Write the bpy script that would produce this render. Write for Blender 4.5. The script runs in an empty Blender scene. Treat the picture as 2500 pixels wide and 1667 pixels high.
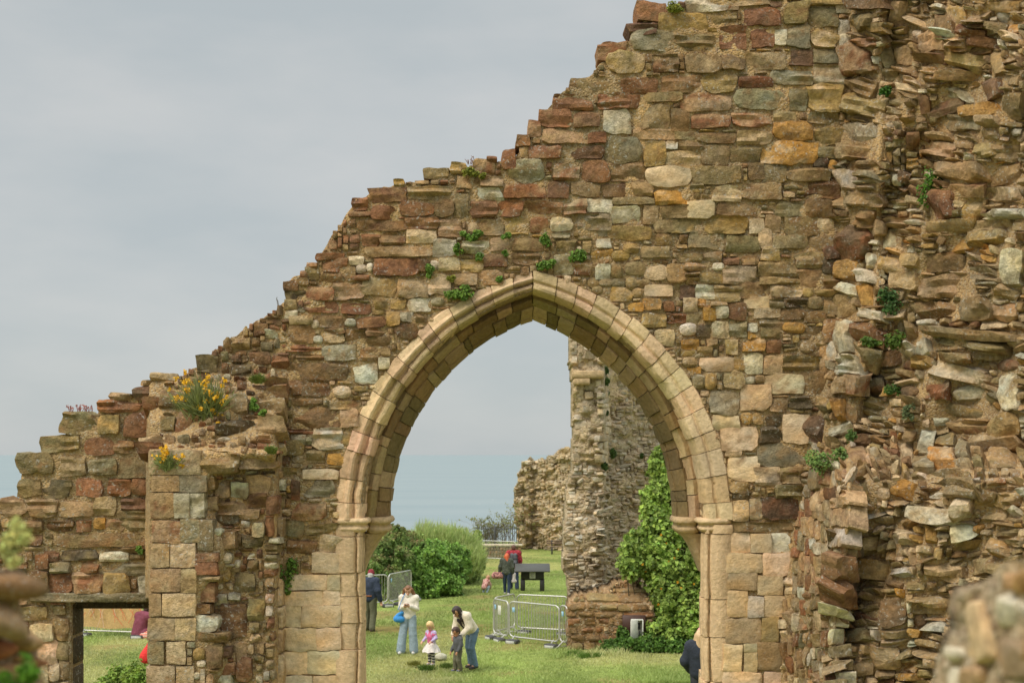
import bpy, math, random
import numpy as np

# ------------------------------------------------------------------ camera, sky, sun, exposure
SC = bpy.context.scene
COL = SC.collection
F = 3472.0            # focal length in photograph pixels (2500 wide)
CX, HY = 1250.0, 1108.0
CAMZ = 4.8

cam_d = bpy.data.cameras.new("camera")
cam = bpy.data.objects.new("camera", cam_d)
COL.objects.link(cam)
cam.location = (0, 0, CAMZ)
cam.rotation_euler = (math.radians(90), 0, 0)
cam_d.sensor_width = 36.0
cam_d.lens = 50.0
cam_d.shift_y = (HY - 833.5) / 2500.0
cam_d.clip_start = 0.1
cam_d.clip_end = 120000
cam_d.dof.use_dof = True
cam_d.dof.focus_distance = 17.5
cam_d.dof.aperture_fstop = 3.2
SC.camera = cam

SUN_EL, SUN_AZ = 48.0, -128.0      # azimuth from +Y (view direction), clockwise
world = bpy.data.worlds.new("World")
SC.world = world
world.use_nodes = True
wn, wl = world.node_tree.nodes, world.node_tree.links
wn.clear()
w_out = wn.new("ShaderNodeOutputWorld")
w_bg = wn.new("ShaderNodeBackground")
w_bg.inputs["Strength"].default_value = 0.1
w_sky = wn.new("ShaderNodeTexSky")
w_sky.sky_type = 'NISHITA'
w_sky.sun_disc = False
w_sky.sun_elevation = math.radians(SUN_EL)
w_sky.sun_rotation = math.radians(SUN_AZ)
w_tc = wn.new("ShaderNodeTexCoord")
w_map = wn.new("ShaderNodeMapping")
w_map.inputs["Scale"].default_value = (2.6, 2.6, 7.0)
w_map.inputs["Rotation"].default_value = (0.0, math.radians(14), 0.0)
w_n = wn.new("ShaderNodeTexNoise")
w_n.inputs["Scale"].default_value = 1.6
w_n.inputs["Detail"].default_value = 5.0
w_n.inputs["Roughness"].default_value = 0.52
w_ramp = wn.new("ShaderNodeValToRGB")
w_ramp.color_ramp.elements[0].position = 0.36
w_ramp.color_ramp.elements[0].color = (3.16, 3.43, 3.50, 1)
w_ramp.color_ramp.elements[1].position = 0.68
w_ramp.color_ramp.elements[1].color = (3.92, 3.98, 3.92, 1)
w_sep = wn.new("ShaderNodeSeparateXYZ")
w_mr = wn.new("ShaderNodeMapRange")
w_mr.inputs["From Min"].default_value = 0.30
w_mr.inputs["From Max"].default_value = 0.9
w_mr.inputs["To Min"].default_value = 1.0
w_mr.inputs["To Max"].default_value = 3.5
w_mul = wn.new("ShaderNodeVectorMath")
w_mul.operation = 'SCALE'
w_mix = wn.new("ShaderNodeMix")
w_mix.data_type = 'RGBA'
w_mix.inputs["Factor"].default_value = 0.93
wl.new(w_tc.outputs["Generated"], w_map.inputs["Vector"])
wl.new(w_map.outputs["Vector"], w_n.inputs["Vector"])
wl.new(w_n.outputs["Fac"], w_ramp.inputs["Fac"])
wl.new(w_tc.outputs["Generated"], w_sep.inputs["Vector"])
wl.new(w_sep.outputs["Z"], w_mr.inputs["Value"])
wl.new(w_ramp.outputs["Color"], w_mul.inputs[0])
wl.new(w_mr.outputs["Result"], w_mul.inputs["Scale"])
wl.new(w_sky.outputs["Color"], w_mix.inputs[6])
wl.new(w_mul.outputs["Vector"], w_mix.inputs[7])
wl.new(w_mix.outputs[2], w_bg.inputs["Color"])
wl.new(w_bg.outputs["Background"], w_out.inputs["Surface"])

sun_d = bpy.data.lights.new("sun", 'SUN')
sun_d.energy = 1.5
sun_d.angle = math.radians(22)
sun_d.color = (1.0, 0.92, 0.80)
sun = bpy.data.objects.new("sun", sun_d)
COL.objects.link(sun)
_az, _el = math.radians(SUN_AZ), math.radians(SUN_EL)
_dir = (math.sin(_az) * math.cos(_el), math.cos(_az) * math.cos(_el), math.sin(_el))
from mathutils import Vector
sun.rotation_euler = Vector(_dir).to_track_quat('Z', 'Y').to_euler()

SC.view_settings.view_transform = 'Standard'
SC.view_settings.look = 'None'
SC.view_settings.exposure = 0.62
SC.view_settings.gamma = 1.0
SC.cycles.use_denoising = True
SC.cycles.max_bounces = 6

# ------------------------------------------------------------------ helpers
def lin(r, g, b):
    f = lambda v: (v / 255.0 / 12.92) if v / 255.0 <= 0.04045 else ((v / 255.0 + 0.055) / 1.055) ** 2.4
    return np.array([f(r), f(g), f(b)])

def pix(px, py, D):
    """point at depth D (metres along the view) seen at photograph pixel px, py"""
    px, py, D = np.asarray(px, float), np.asarray(py, float), np.asarray(D, float)
    return np.stack([(px - CX) / F * D, D + 0 * px, CAMZ + (HY - py) / F * D], -1)

def ground_z(Y):
    return -0.0187 * (np.asarray(Y, float) - 35.0)

def ground_at(px, py):
    D = 14393.0 / (py - 1172.9)
    return (px - CX) / F * D, D, float(ground_z(D))

def _hash(i, j, k, seed):
    h = (i.astype(np.int64) * 374761393 + j.astype(np.int64) * 668265263 + k.astype(np.int64) * 2147483647 + seed * 974634777) & 0xffffffff
    h = ((h ^ (h >> 13)) * 1274126177) & 0xffffffff
    return ((h ^ (h >> 16)) & 0xffff) / 65535.0

def vnoise(x, y, z, seed=0):
    xi, yi, zi = np.floor(x), np.floor(y), np.floor(z)
    fx, fy, fz = x - xi, y - yi, z - zi
    fx, fy, fz = fx * fx * (3 - 2 * fx), fy * fy * (3 - 2 * fy), fz * fz * (3 - 2 * fz)
    r = 0
    for a in (0, 1):
        for b in (0, 1):
            for c in (0, 1):
                r = r + _hash(xi + a, yi + b, zi + c, seed) * (fx if a else 1 - fx) * (fy if b else 1 - fy) * (fz if c else 1 - fz)
    return r * 2 - 1

def fbm(x, y, z, seed=0, o=3):
    r, a = 0, 1.0
    for i in range(o):
        r = r + a * vnoise(x, y, z, seed + i)
        x, y, z, a = x * 2.03, y * 2.03, z * 2.03, a * 0.5
    return r

class Buf:
    """collects vertices, quads / triangles and one colour per vertex; build() links ONE mesh object"""
    def __init__(s):
        s.v, s.f4, s.f3, s.c, s.n = [], [], [], [], 0
    def add(s, v, f, col):
        v = np.asarray(v, float).reshape(-1, 3)
        f = np.asarray(f, np.int64)
        c = np.asarray(col, float)
        if c.ndim == 1:
            c = np.tile(c, (len(v), 1))
        s.v.append(v); s.c.append(c)
        if len(f):
            (s.f4 if f.shape[1] == 4 else s.f3).append(f + s.n)
        s.n += len(v)
    def build(s, name, mat, parent=None, smooth=True, props=None, sharp=None):
        me = bpy.data.meshes.new(name)
        v = np.concatenate(s.v) if s.v else np.zeros((0, 3))
        f4 = np.concatenate(s.f4) if s.f4 else np.zeros((0, 4), np.int64)
        f3 = np.concatenate(s.f3) if s.f3 else np.zeros((0, 3), np.int64)
        me.vertices.add(len(v))
        me.vertices.foreach_set("co", v.astype(np.float32).ravel())
        nl = f4.size + f3.size
        me.loops.add(nl)
        me.loops.foreach_set("vertex_index", np.concatenate([f4.ravel(), f3.ravel()]).astype(np.int32))
        npoly = len(f4) + len(f3)
        me.polygons.add(npoly)
        st = np.concatenate([np.arange(len(f4)) * 4, f4.size + np.arange(len(f3)) * 3]).astype(np.int32)
        me.polygons.foreach_set("loop_start", st)
        me.update(calc_edges=True)
        me.validate()
        me.polygons.foreach_set("use_smooth", np.full(len(me.polygons), bool(smooth)))
        if sharp: me.set_sharp_from_angle(angle=math.radians(sharp))
        at = me.color_attributes.new("tint", 'FLOAT_COLOR', 'POINT')
        c = np.concatenate(s.c) if s.c else np.zeros((0, 3))
        at.data.foreach_set("color", np.concatenate([np.clip(c, 0, 1), np.ones((len(c), 1))], 1).astype(np.float32).ravel())
        me.materials.append(mat)
        o = bpy.data.objects.new(name, me)
        COL.objects.link(o)
        if parent is not None:
            o.parent = parent
            if parent.location.length > 0 or parent.rotation_euler.z != 0:
                pass
        if props:
            for k_, v_ in props.items():
                o[k_] = v_
        return o

def tag(o, label=None, cat=None, group=None, kind=None):
    for k_, v_ in (("label", label), ("category", cat), ("group", group), ("kind", kind)):
        if v_:
            o[k_] = v_
    return o

def thing(name, label, cat, loc=(0, 0, 0), rz=0.0, group=None):
    o = bpy.data.objects.new(name, None)
    o.empty_display_size = 0.2
    COL.objects.link(o)
    o.location = loc
    o.rotation_euler = (0, 0, rz)
    return tag(o, label, cat, group)

def tube(buf, pts, r, col, n=8, cap=True):
    pts = np.asarray(pts, float)
    m = len(pts)
    r = np.full(m, r) if np.isscalar(r) else np.asarray(r, float)
    tan = np.gradient(pts, axis=0)
    tan /= np.linalg.norm(tan, axis=1)[:, None] + 1e-9
    ref = np.array([0.0, 0, 1]) if abs(tan[0][2]) < 0.9 else np.array([1.0, 0, 0])
    vs = []
    a = np.arange(n) * 2 * math.pi / n
    u = np.cross(ref, tan[0]); u /= np.linalg.norm(u)
    for i in range(m):
        u = u - tan[i] * np.dot(u, tan[i]); u /= np.linalg.norm(u) + 1e-9
        w = np.cross(tan[i], u)
        vs.append(pts[i] + r[i] * (np.cos(a)[:, None] * u + np.sin(a)[:, None] * w))
    v = np.concatenate(vs)
    i, j = np.meshgrid(np.arange(m - 1), np.arange(n), indexing='ij')
    i, j = i.ravel(), j.ravel(); k = (j + 1) % n
    buf.add(v, np.stack([i * n + j, i * n + k, (i + 1) * n + k, (i + 1) * n + j], 1), col)
    if cap:
        for e in (0, m - 1):
            cv = np.concatenate([vs[e], pts[e][None]])
            jj = np.arange(n)
            buf.add(cv, np.stack([jj, (jj + 1) % n, np.full(n, n)], 1), col)

def box(buf, c, s, col, bev=0.0, R=None):
    """box centred c with size s, chamfered edges"""
    c, s = np.asarray(c, float), np.asarray(s, float) / 2
    b = min(bev, s.min() * 0.9)
    if b <= 0:
        v = np.array([[x, y, z] for z in (-1, 1) for y in (-1, 1) for x in (-1, 1)]) * s
        f = [[0, 2, 3, 1], [4, 5, 7, 6], [0, 1, 5, 4], [2, 6, 7, 3], [0, 4, 6, 2], [1, 3, 7, 5]]
        if R is not None: v = v @ np.asarray(R).T
        buf.add(v + c, f, col)
        return
    def ring(z, ins):
        a, d = s[0] - ins, s[1] - ins
        q = b if ins == 0 else b * 0.5
        return [[-a + q, -d, z], [a - q, -d, z], [a, -d + q, z], [a, d - q, z], [a - q, d, z], [-a + q, d, z], [-a, d - q, z], [-a, -d + q, z]]
    v = np.array(ring(-s[2], b) + ring(-s[2] + b, 0) + ring(s[2] - b, 0) + ring(s[2], b) + [[0, 0, -s[2]], [0, 0, s[2]]])
    f = []
    for k in range(3):
        for j in range(8):
            f.append([k * 8 + j, k * 8 + (j + 1) % 8, k * 8 + 8 + (j + 1) % 8, k * 8 + 8 + j])
    t = [[(j + 1) % 8, j, 32] for j in range(8)] + [[24 + j, 24 + (j + 1) % 8, 33] for j in range(8)]
    if R is not None: v = v @ np.asarray(R).T
    n0 = buf.n
    buf.add(v + c, f, col)
    buf.f3.append(np.asarray(t, np.int64) + n0)

# ------------------------------------------------------------------ materials
def mat_new(name):
    m = bpy.data.materials.new(name)
    m.use_nodes = True
    nt = m.node_tree
    for n in list(nt.nodes):
        nt.nodes.remove(n)
    out = nt.nodes.new("ShaderNodeOutputMaterial")
    bs = nt.nodes.new("ShaderNodeBsdfPrincipled")
    nt.links.new(bs.outputs[0], out.inputs["Surface"])
    return m, nt, bs

def nd(nt, t, **kw):
    n = nt.nodes.new(t)
    for k_, v_ in kw.items():
        if k_ in n.inputs:
            n.inputs[k_].default_value = v_
        else:
            setattr(n, k_, v_)
    return n

def mixc(nt, fac, a, b, mode='MIX'):
    n = nt.nodes.new("ShaderNodeMix")
    n.data_type = 'RGBA'
    n.blend_type = mode
    for sock, v in ((0, fac), (6, a), (7, b)):
        if hasattr(v, "links"):
            nt.links.new(v, n.inputs[sock])
        elif isinstance(v, (int, float)):
            n.inputs[sock].default_value = v
        else:
            n.inputs[sock].default_value = tuple(v) + (1.0,)
    return n.outputs[2]

def ramp(nt, src, p0, p1, v0=0.0, v1=1.0):
    n = nt.nodes.new("ShaderNodeMapRange")
    n.inputs[1].default_value, n.inputs[2].default_value = p0, p1
    n.inputs[3].default_value, n.inputs[4].default_value = v0, v1
    nt.links.new(src, n.inputs[0])
    return n.outputs[0]

def noise_tex(nt, scale, detail=4.0, rough=0.55, vec=None):
    n = nd(nt, "ShaderNodeTexNoise", Scale=scale, Detail=detail, Roughness=rough)
    if vec is None:
        tc = nt.nodes.new("ShaderNodeNewGeometry")
        vec = tc.outputs["Position"]
    nt.links.new(vec, n.inputs["Vector"])
    return n.outputs["Fac"]

def bump(nt, bs, height, strength, dist):
    b = nd(nt, "ShaderNodeBump", Strength=strength, Distance=dist)
    nt.links.new(height, b.inputs["Height"])
    nt.links.new(b.outputs[0], bs.inputs["Normal"])

def tint(nt):
    a = nt.nodes.new("ShaderNodeAttribute")
    a.attribute_name = "tint"
    return a.outputs["Color"]

def stone_mat(name, lich=0.55, sc=1.0, mott=1.0, bmp=0.6, stain=1.0):
    m, nt, bs = mat_new(name)
    c = tint(nt)
    big = noise_tex(nt, 5.0 * sc, 4, 0.6)
    med = noise_tex(nt, 22.0 * sc, 5, 0.62)
    fine = noise_tex(nt, 95.0 * sc, 3, 0.7)
    val = nd(nt, "ShaderNodeMath", operation='MULTIPLY_ADD')
    nt.links.new(med, val.inputs[0]); val.inputs[1].default_value = 1.5 * mott; val.inputs[2].default_value = 1.0 - 0.75 * mott
    sc1 = nd(nt, "ShaderNodeVectorMath", operation='SCALE')
    nt.links.new(c, sc1.inputs[0]); nt.links.new(val.outputs[0], sc1.inputs["Scale"])
    c1 = sc1.outputs[0]
    # stains of rust and of grey weathering
    c2 = mixc(nt, ramp(nt, big, 0.56, 0.72, 0, 0.45 * stain), c1, (0.17, 0.135, 0.08))
    c3 = mixc(nt, ramp(nt, noise_tex(nt, 9.0 * sc, 3, 0.5), 0.60, 0.72, 0, 0.4 * stain), c2, (0.30, 0.155, 0.06))
    # pale lichen specks, yellow lichen here and there
    sp = ramp(nt, noise_tex(nt, 34.0 * sc, 3, 0.6), 0.58, 0.66, 0, lich)
    zone = ramp(nt, noise_tex(nt, 2.6 * sc, 3, 0.5), 0.45, 0.6)
    spz = nd(nt, "ShaderNodeMath", operation='MULTIPLY')
    nt.links.new(sp, spz.inputs[0]); nt.links.new(zone, spz.inputs[1])
    c4 = mixc(nt, spz.outputs[0], c3, (0.50, 0.47, 0.40))
    nt.links.new(c4, bs.inputs["Base Color"])
    bs.inputs["Roughness"].default_value = 0.93
    bs.inputs["Specular IOR Level"].default_value = 0.15
    h = nd(nt, "ShaderNodeMath", operation='MULTIPLY_ADD')
    nt.links.new(fine, h.inputs[0]); h.inputs[1].default_value = 0.35
    nt.links.new(med, h.inputs[2])
    bump(nt, bs, h.outputs[0], bmp, 0.05 / sc)
    return m

def mortar_mat(name, sc=1.0):
    m, nt, bs = mat_new(name)
    c = tint(nt)
    med = noise_tex(nt, 16.0 * sc, 5, 0.65)
    vo = nd(nt, "ShaderNodeTexVoronoi", Scale=48.0 * sc)
    g = nt.nodes.new("ShaderNodeNewGeometry")
    nt.links.new(g.outputs["Position"], vo.inputs["Vector"])
    sh = nd(nt, "ShaderNodeSeparateColor")
    nt.links.new(vo.outputs["Color"], sh.inputs[0])
    c1 = mixc(nt, ramp(nt, med, 0.4, 0.7, 0, 0.55), c, (0.19, 0.13, 0.075))
    c2 = mixc(nt, ramp(nt, sh.outputs[0], 0.72, 0.8, 0, 0.55), c1, (0.43, 0.36, 0.25))
    c3 = mixc(nt, ramp(nt, sh.outputs[1], 0.80, 0.86, 0, 0.5), c2, (0.15, 0.085, 0.05))
    nt.links.new(c3, bs.inputs["Base Color"])
    bs.inputs["Roughness"].default_value = 0.97
    bs.inputs["Specular IOR Level"].default_value = 0.1
    h = nd(nt, "ShaderNodeMath", operation='MULTIPLY_ADD')
    nt.links.new(vo.outputs["Distance"], h.inputs[0]); h.inputs[1].default_value = -0.7
    nt.links.new(med, h.inputs[2])
    bump(nt, bs, h.outputs[0], 0.8, 0.025 / sc)
    return m

def leaf_mat(name, trans=0.25):
    m, nt, bs = mat_new(name)
    c = tint(nt)
    n = noise_tex(nt, 6.0, 3)
    c1 = mixc(nt, ramp(nt, n, 0.35, 0.7, 0, 0.35), c, (0.05, 0.075, 0.015), 'MULTIPLY') if False else c
    nt.links.new(c1, bs.inputs["Base Color"])
    bs.inputs["Roughness"].default_value = 0.55
    bs.inputs["Specular IOR Level"].default_value = 0.3
    tr = nt.nodes.new("ShaderNodeBsdfTranslucent")
    nt.links.new(c1, tr.inputs["Color"])
    mx = nt.nodes.new("ShaderNodeMixShader")
    mx.inputs[0].default_value = trans
    out = [x for x in nt.nodes if x.type == 'OUTPUT_MATERIAL'][0]
    nt.links.new(bs.outputs[0], mx.inputs[1]); nt.links.new(tr.outputs[0], mx.inputs[2])
    nt.links.new(mx.outputs[0], out.inputs["Surface"])
    return m

def cloth_mat(name="cloth"):
    m, nt, bs = mat_new(name)
    c = tint(nt)
    n = noise_tex(nt, 30.0, 4, 0.6)
    sc1 = nd(nt, "ShaderNodeVectorMath", operation='SCALE')
    nt.links.new(c, sc1.inputs[0]); nt.links.new(ramp(nt, n, 0.3, 0.7, 0.8, 1.18), sc1.inputs["Scale"])
    nt.links.new(sc1.outputs[0], bs.inputs["Base Color"])
    bs.inputs["Roughness"].default_value = 0.85
    bump(nt, bs, noise_tex(nt, 14.0, 3, 0.6), 0.5, 0.03)
    return m

def plain_mat(name, rough=0.5, metal=0.0, var=0.12, nsc=12.0):
    m, nt, bs = mat_new(name)
    c = tint(nt)
    sc1 = nd(nt, "ShaderNodeVectorMath", operation='SCALE')
    nt.links.new(c, sc1.inputs[0]); nt.links.new(ramp(nt, noise_tex(nt, nsc, 4), 0.3, 0.7, 1 - var, 1 + var), sc1.inputs["Scale"])
    nt.links.new(sc1.outputs[0], bs.inputs["Base Color"])
    bs.inputs["Roughness"].default_value = rough
    bs.inputs["Metallic"].default_value = metal
    return m

M_STONE = stone_mat("weathered_stone", 0.75, 1.0, 1.15, 0.8, 1.25)
M_ASHLAR = stone_mat("dressed_sandstone", 0.2, 1.0, 0.62, 0.5, 0.55)
M_FAR = stone_mat("distant_stone", 0.5, 0.45, 1.0, 0.6)
M_NEAR = stone_mat("cobble_stone", 0.35, 2.2, 1.0, 0.5)
M_MORTAR = mortar_mat("lime_mortar")
M_MORTAR_FAR = mortar_mat("far_mortar", 0.5)
M_LEAF = leaf_mat("leaves")
M_GRASS = leaf_mat("grass_blades", 0.3)
M_CLOTH = cloth_mat()
M_PAINT = plain_mat("paint", 0.55)
M_STEEL = plain_mat("galvanised_steel", 0.42, 0.55, 0.1)
M_WOOD = plain_mat("weathered_wood", 0.8, 0.0, 0.3, 18.0)
M_SKIN = plain_mat("skin_and_hair", 0.6, 0.0, 0.08)

# ------------------------------------------------------------------ ground, sea
def build_ground():
    X = np.linspace(-60, 60, 121); Y = np.concatenate([np.linspace(-20, 26, 12), np.linspace(27, 97, 141), [98.5, 100, 104, 140, 220]])
    gx, gy = np.meshgrid(X, Y)
    gz = ground_z(gy) + 0.05 * fbm(gx * 0.25, gy * 0.25, gx * 0, 5, 2)
    gz = np.where(gy > 97.2, ground_z(97) - (gy - 97) * 0.75, gz)
    gz = np.where(gy > 139, ground_z(97) - 33 - (gy - 139) * 0.4, gz)
    b = Buf()
    g = lin(138, 150, 80)
    t = fbm(gx * 0.22, gy * 0.16, gx * 0 + 3, 11, 3)
    c = g[None, None] * (1 + 0.26 * t)[..., None]
    ye = lin(182, 172, 104)
    mk = np.clip(fbm(gx * 0.5, gy * 0.3, gx * 0, 21, 3) * 0.9, 0, 0.55)[..., None]
    c = c * (1 - mk) + ye * mk
    br = np.clip((fbm(gx * 0.8 + 7, gy * 0.45, gx * 0, 44, 3) - 0.55) * 2.2, 0, 0.6)[..., None]
    c = c * (1 - br) + lin(168, 138, 92) * 0.85 * br
    # a trodden, sandy path behind the visitors
    px_ = CX + gx / gy.clip(1) * F
    path = np.exp(-((gy - 39.6) / 1.1) ** 2) * np.clip(1 - np.abs(px_ - 950) / 170, 0, 1) * 0.75
    path2 = np.exp(-((gy - 36.7) / 0.8) ** 2) * np.clip(1 - np.abs(px_ - 1330) / 70, 0, 1) * 0.5
    pm = np.clip(path + path2, 0, 0.8)[..., None]
    c = c * (1 - pm) + lin(170, 125, 80) * 0.8 * pm
    ny, nx = gx.shape
    i, j = np.meshgrid(np.arange(ny - 1), np.arange(nx - 1), indexing='ij')
    i, j = i.ravel(), j.ravel()
    f = np.stack([i * nx + j, i * nx + j + 1, (i + 1) * nx + j + 1, (i + 1) * nx + j], 1)
    b.add(np.stack([gx, gy, gz], -1), f, c.reshape(-1, 3))
    m, nt, bs = mat_new("turf")
    cc = tint(nt)
    n1 = noise_tex(nt, 3.0, 6, 0.7)
    sc1 = nd(nt, "ShaderNodeVectorMath", operation='SCALE')
    nt.links.new(cc, sc1.inputs[0]); nt.links.new(ramp(nt, n1, 0.3, 0.7, 0.6, 1.25), sc1.inputs["Scale"])
    nt.links.new(sc1.outputs[0], bs.inputs["Base Color"])
    bs.inputs["Roughness"].default_value = 0.95
    bs.inputs["Specular IOR Level"].default_value = 0.1
    bump(nt, bs, noise_tex(nt, 22, 5, 0.7), 0.9, 0.08)
    o = b.build("ground", m); o["kind"] = "structure"
    return o
build_ground()

def build_sea():
    X = np.array([-60000, -20000, -6000, -2000, -600, 0, 600, 2000, 6000, 20000, 60000.0])
    Y = np.array([60, 300, 800, 1600, 3000, 6000, 12000, 25000, 50000, 90000.0])
    gx, gy = np.meshgrid(X, Y)
    b = Buf()
    ny, nx = gx.shape
    i, j = np.meshgrid(np.arange(ny - 1), np.arange(nx - 1), indexing='ij')
    i, j = i.ravel(), j.ravel()
    b.add(np.stack([gx, gy, gx * 0 - 60.0], -1), np.stack([i * nx + j, i * nx + j + 1, (i + 1) * nx + j + 1, (i + 1) * nx + j], 1), lin(120, 150, 155))
    m, nt, bs = mat_new("sea_water")
    g = nt.nodes.new("ShaderNodeNewGeometry")
    mp = nd(nt, "ShaderNodeMapping"); mp.inputs["Scale"].default_value = (0.0016, 0.006, 1)
    nt.links.new(g.outputs["Position"], mp.inputs["Vector"])
    n = noise_tex(nt, 1.0, 6, 0.6, mp.outputs[0])
    c = mixc(nt, ramp(nt, n, 0.35, 0.65), (0.196, 0.246, 0.258), (0.226, 0.270, 0.278))
    mp2 = nd(nt, "ShaderNodeMapping"); mp2.inputs["Scale"].default_value = (0.06, 0.03, 1)
    nt.links.new(g.outputs["Position"], mp2.inputs["Vector"])
    wc = noise_tex(nt, 1.0, 2, 0.5, mp2.outputs[0])
    c2 = mixc(nt, ramp(nt, wc, 0.73, 0.78, 0, 0.4), c, (0.6, 0.62, 0.6))
    nt.links.new(c2, bs.inputs["Base Color"])
    bs.inputs["Roughness"].default_value = 0.6
    bs.inputs["Specular IOR Level"].default_value = 0.25
    bump(nt, bs, n, 0.2, 2.0)
    o = b.build("sea", m); o["kind"] = "structure"
build_sea()

# ------------------------------------------------------------------ masonry kit
PAL = {'r': lin(128, 74, 52), 'm': lin(92, 58, 50), 'b': lin(118, 86, 60), 'k': lin(70, 60, 50), 'y': lin(176, 138, 76),
       'o': lin(196, 132, 52), 'g': lin(134, 128, 108), 'w': lin(204, 188, 160), 't': lin(156, 128, 90), 'c': lin(206, 172, 122),
       'e': lin(126, 112, 78), 'p': lin(172, 134, 104), 'q': lin(186, 156, 112)}
PAL = {'r': lin(142, 92, 62), 'm': lin(112, 78, 58), 'b': lin(136, 104, 70), 'k': lin(84, 72, 56), 'y': lin(176, 142, 84),
       'o': lin(190, 136, 62), 'g': lin(146, 132, 102), 'w': lin(208, 194, 166), 't': lin(160, 132, 92), 'c': lin(218, 188, 148),
       'e': lin(136, 118, 80), 'p': lin(176, 142, 104), 'q': lin(198, 170, 130)}
SECOND = {'r': 'bmp', 'm': 'bkr', 'b': 'tme', 'k': 'bem', 'y': 'tec', 'o': 'ycb', 'g': 'ewt', 'w': 'tqg', 't': 'ebq', 'c': 'qcp', 'e': 'tby', 'p': 'rtq', 'q': 'ctp'}

def stone(buf, P, U, V, N, w, h, proud, col, rng, k=0.35, p=7.0, strata=0.0, back=0.14, res=0.035, rough=1.0, tiltj=0.06, cj=0.10, col2=None):
    n = int(np.clip(w / res, 6, 18)); m = int(np.clip(h / res, 6, 13))
    # denser samples near the rim
    s = np.sin(np.linspace(-1, 1, n + 1) * math.pi / 2); t = np.sin(np.linspace(-1, 1, m + 1) * math.pi / 2)
    u, v = np.meshgrid(s, t, indexing='ij')
    x = u * np.sqrt(np.clip(1 - k * v * v / 2, 0, 1)); y = v * np.sqrt(np.clip(1 - k * u * u / 2, 0, 1))
    cjs = rng.uniform(-cj, cj * 0.6, 8) * np.array([-1, 1, -1, 1, -1, -1, 1, 1])
    b00, b10, b01, b11 = (1 - u) * (1 - v) / 4, (1 + u) * (1 - v) / 4, (1 - u) * (1 + v) / 4, (1 + u) * (1 + v) / 4
    x = x + (b00 * cjs[0] + b10 * cjs[1] + b01 * cjs[2] + b11 * cjs[3])
    y = y + (b00 * cjs[4] + b10 * cjs[5] + b01 * cjs[6] + b11 * cjs[7])
    if cj > 0.05 and p > 3:      # knocked-off corners: straight cuts across the outline
        for _ in range(rng.integers(1, 5)):
            th = rng.integers(4) * math.pi / 2 + math.pi / 4 + rng.normal(0, 0.28); ct, st_ = math.cos(th), math.sin(th)
            ex = np.maximum(0, x * ct + y * st_ - rng.uniform(0.98, 1.30)); x = x - ex * ct; y = y - ex * st_
    X, Y = x * w / 2, y * h / 2
    sd = rng.uniform(0, 90, 3)
    ed = fbm(X / 0.09 + sd[0], Y / 0.09 + sd[1], X * 0 + sd[2], 3, 2)
    sc_ = min(w, h)
    X = X + 0.085 * rough * sc_ * ed * np.abs(u) ** 3
    Y = Y + 0.10 * rough * sc_ * fbm(X / 0.1 + sd[1], Y / 0.1 + sd[2], X * 0 + sd[0], 4, 2) * np.abs(v) ** 3
    prof = ((1 - np.abs(u) ** p) * (1 - np.abs(v) ** p)) ** (0.30 if p > 3 else 0.55)
    z = proud * prof
    if cj > 0.05 and p > 3:      # split faces: a few planes cut across the front
        for _ in range(rng.integers(2, 6)):
            th = rng.uniform(0, 2 * math.pi); o_ = rng.uniform(0.0, 0.75)
            z = np.minimum(z, proud * (rng.uniform(0.75, 1.05) - rng.uniform(0.3, 1.5) * np.maximum(0, u * math.cos(th) + v * math.sin(th) - o_)))
        z = np.maximum(z, proud * 0.12 * prof)
    z = z + prof * (tiltj * (rng.uniform(-1, 1) * X + rng.uniform(-1, 1) * Y) * 2)
    nz = fbm(X / 0.10 + sd[2], Y / 0.07 + sd[0], X * 0 + sd[1], 7, 3)
    z = z + prof * 0.0075 * rough * nz * min(1.0, sc_ / 0.12)
    if strata > 0:
        fr = rng.uniform(7, 14)
        q = vnoise(Y * fr * 2.2 + 0.4 * X * fr * 0.1 + sd[0], X * 2.5 + sd[1], X * 0, 9)
        z = z + prof * strata * proud * (np.abs(q) * 2 - 1) * 0.5
        Y = Y + 0
        X = X + np.sign(u) * (np.abs(u) > 0.9) * vnoise(Y * fr + sd[2], X * 0, X * 0, 2) * 0.02
    # rim goes back into the mortar / through the wall edge
    bd = (np.abs(u) > 0.999) | (np.abs(v) > 0.999)
    z = np.where(bd, -back, z)
    pts = P + X[..., None] * U + Y[..., None] * V + z[..., None] * N
    mot = 1 + 0.16 * fbm(X / 0.12 + sd[1], Y / 0.05 + sd[2], X * 0 + sd[0], 13, 2)
    hue = fbm(X / 0.2 + sd[0], Y / 0.16 + sd[1], X * 0, 17, 2)[..., None]
    cc = col * mot[..., None] * (1 + hue * np.array([0.10, 0.0, -0.14]))
    if col2 is not None:
        mk = np.clip(fbm(X / 0.11 + sd[2], Y / 0.06 + sd[0], X * 0 + sd[1], 19, 3) * 1.6 + rng.uniform(-0.45, 0.3), 0, 0.8)[..., None]
        cc = cc * (1 - mk) + col2 * mk
    i, j = np.meshgrid(np.arange(n), np.arange(m), indexing='ij')
    i, j = i.ravel(), j.ravel(); M = m + 1
    f = np.stack([i * M + j, (i + 1) * M + j, (i + 1) * M + j + 1, i * M + j + 1], 1)
    buf.add(pts, f, cc.reshape(-1, 3))

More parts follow.
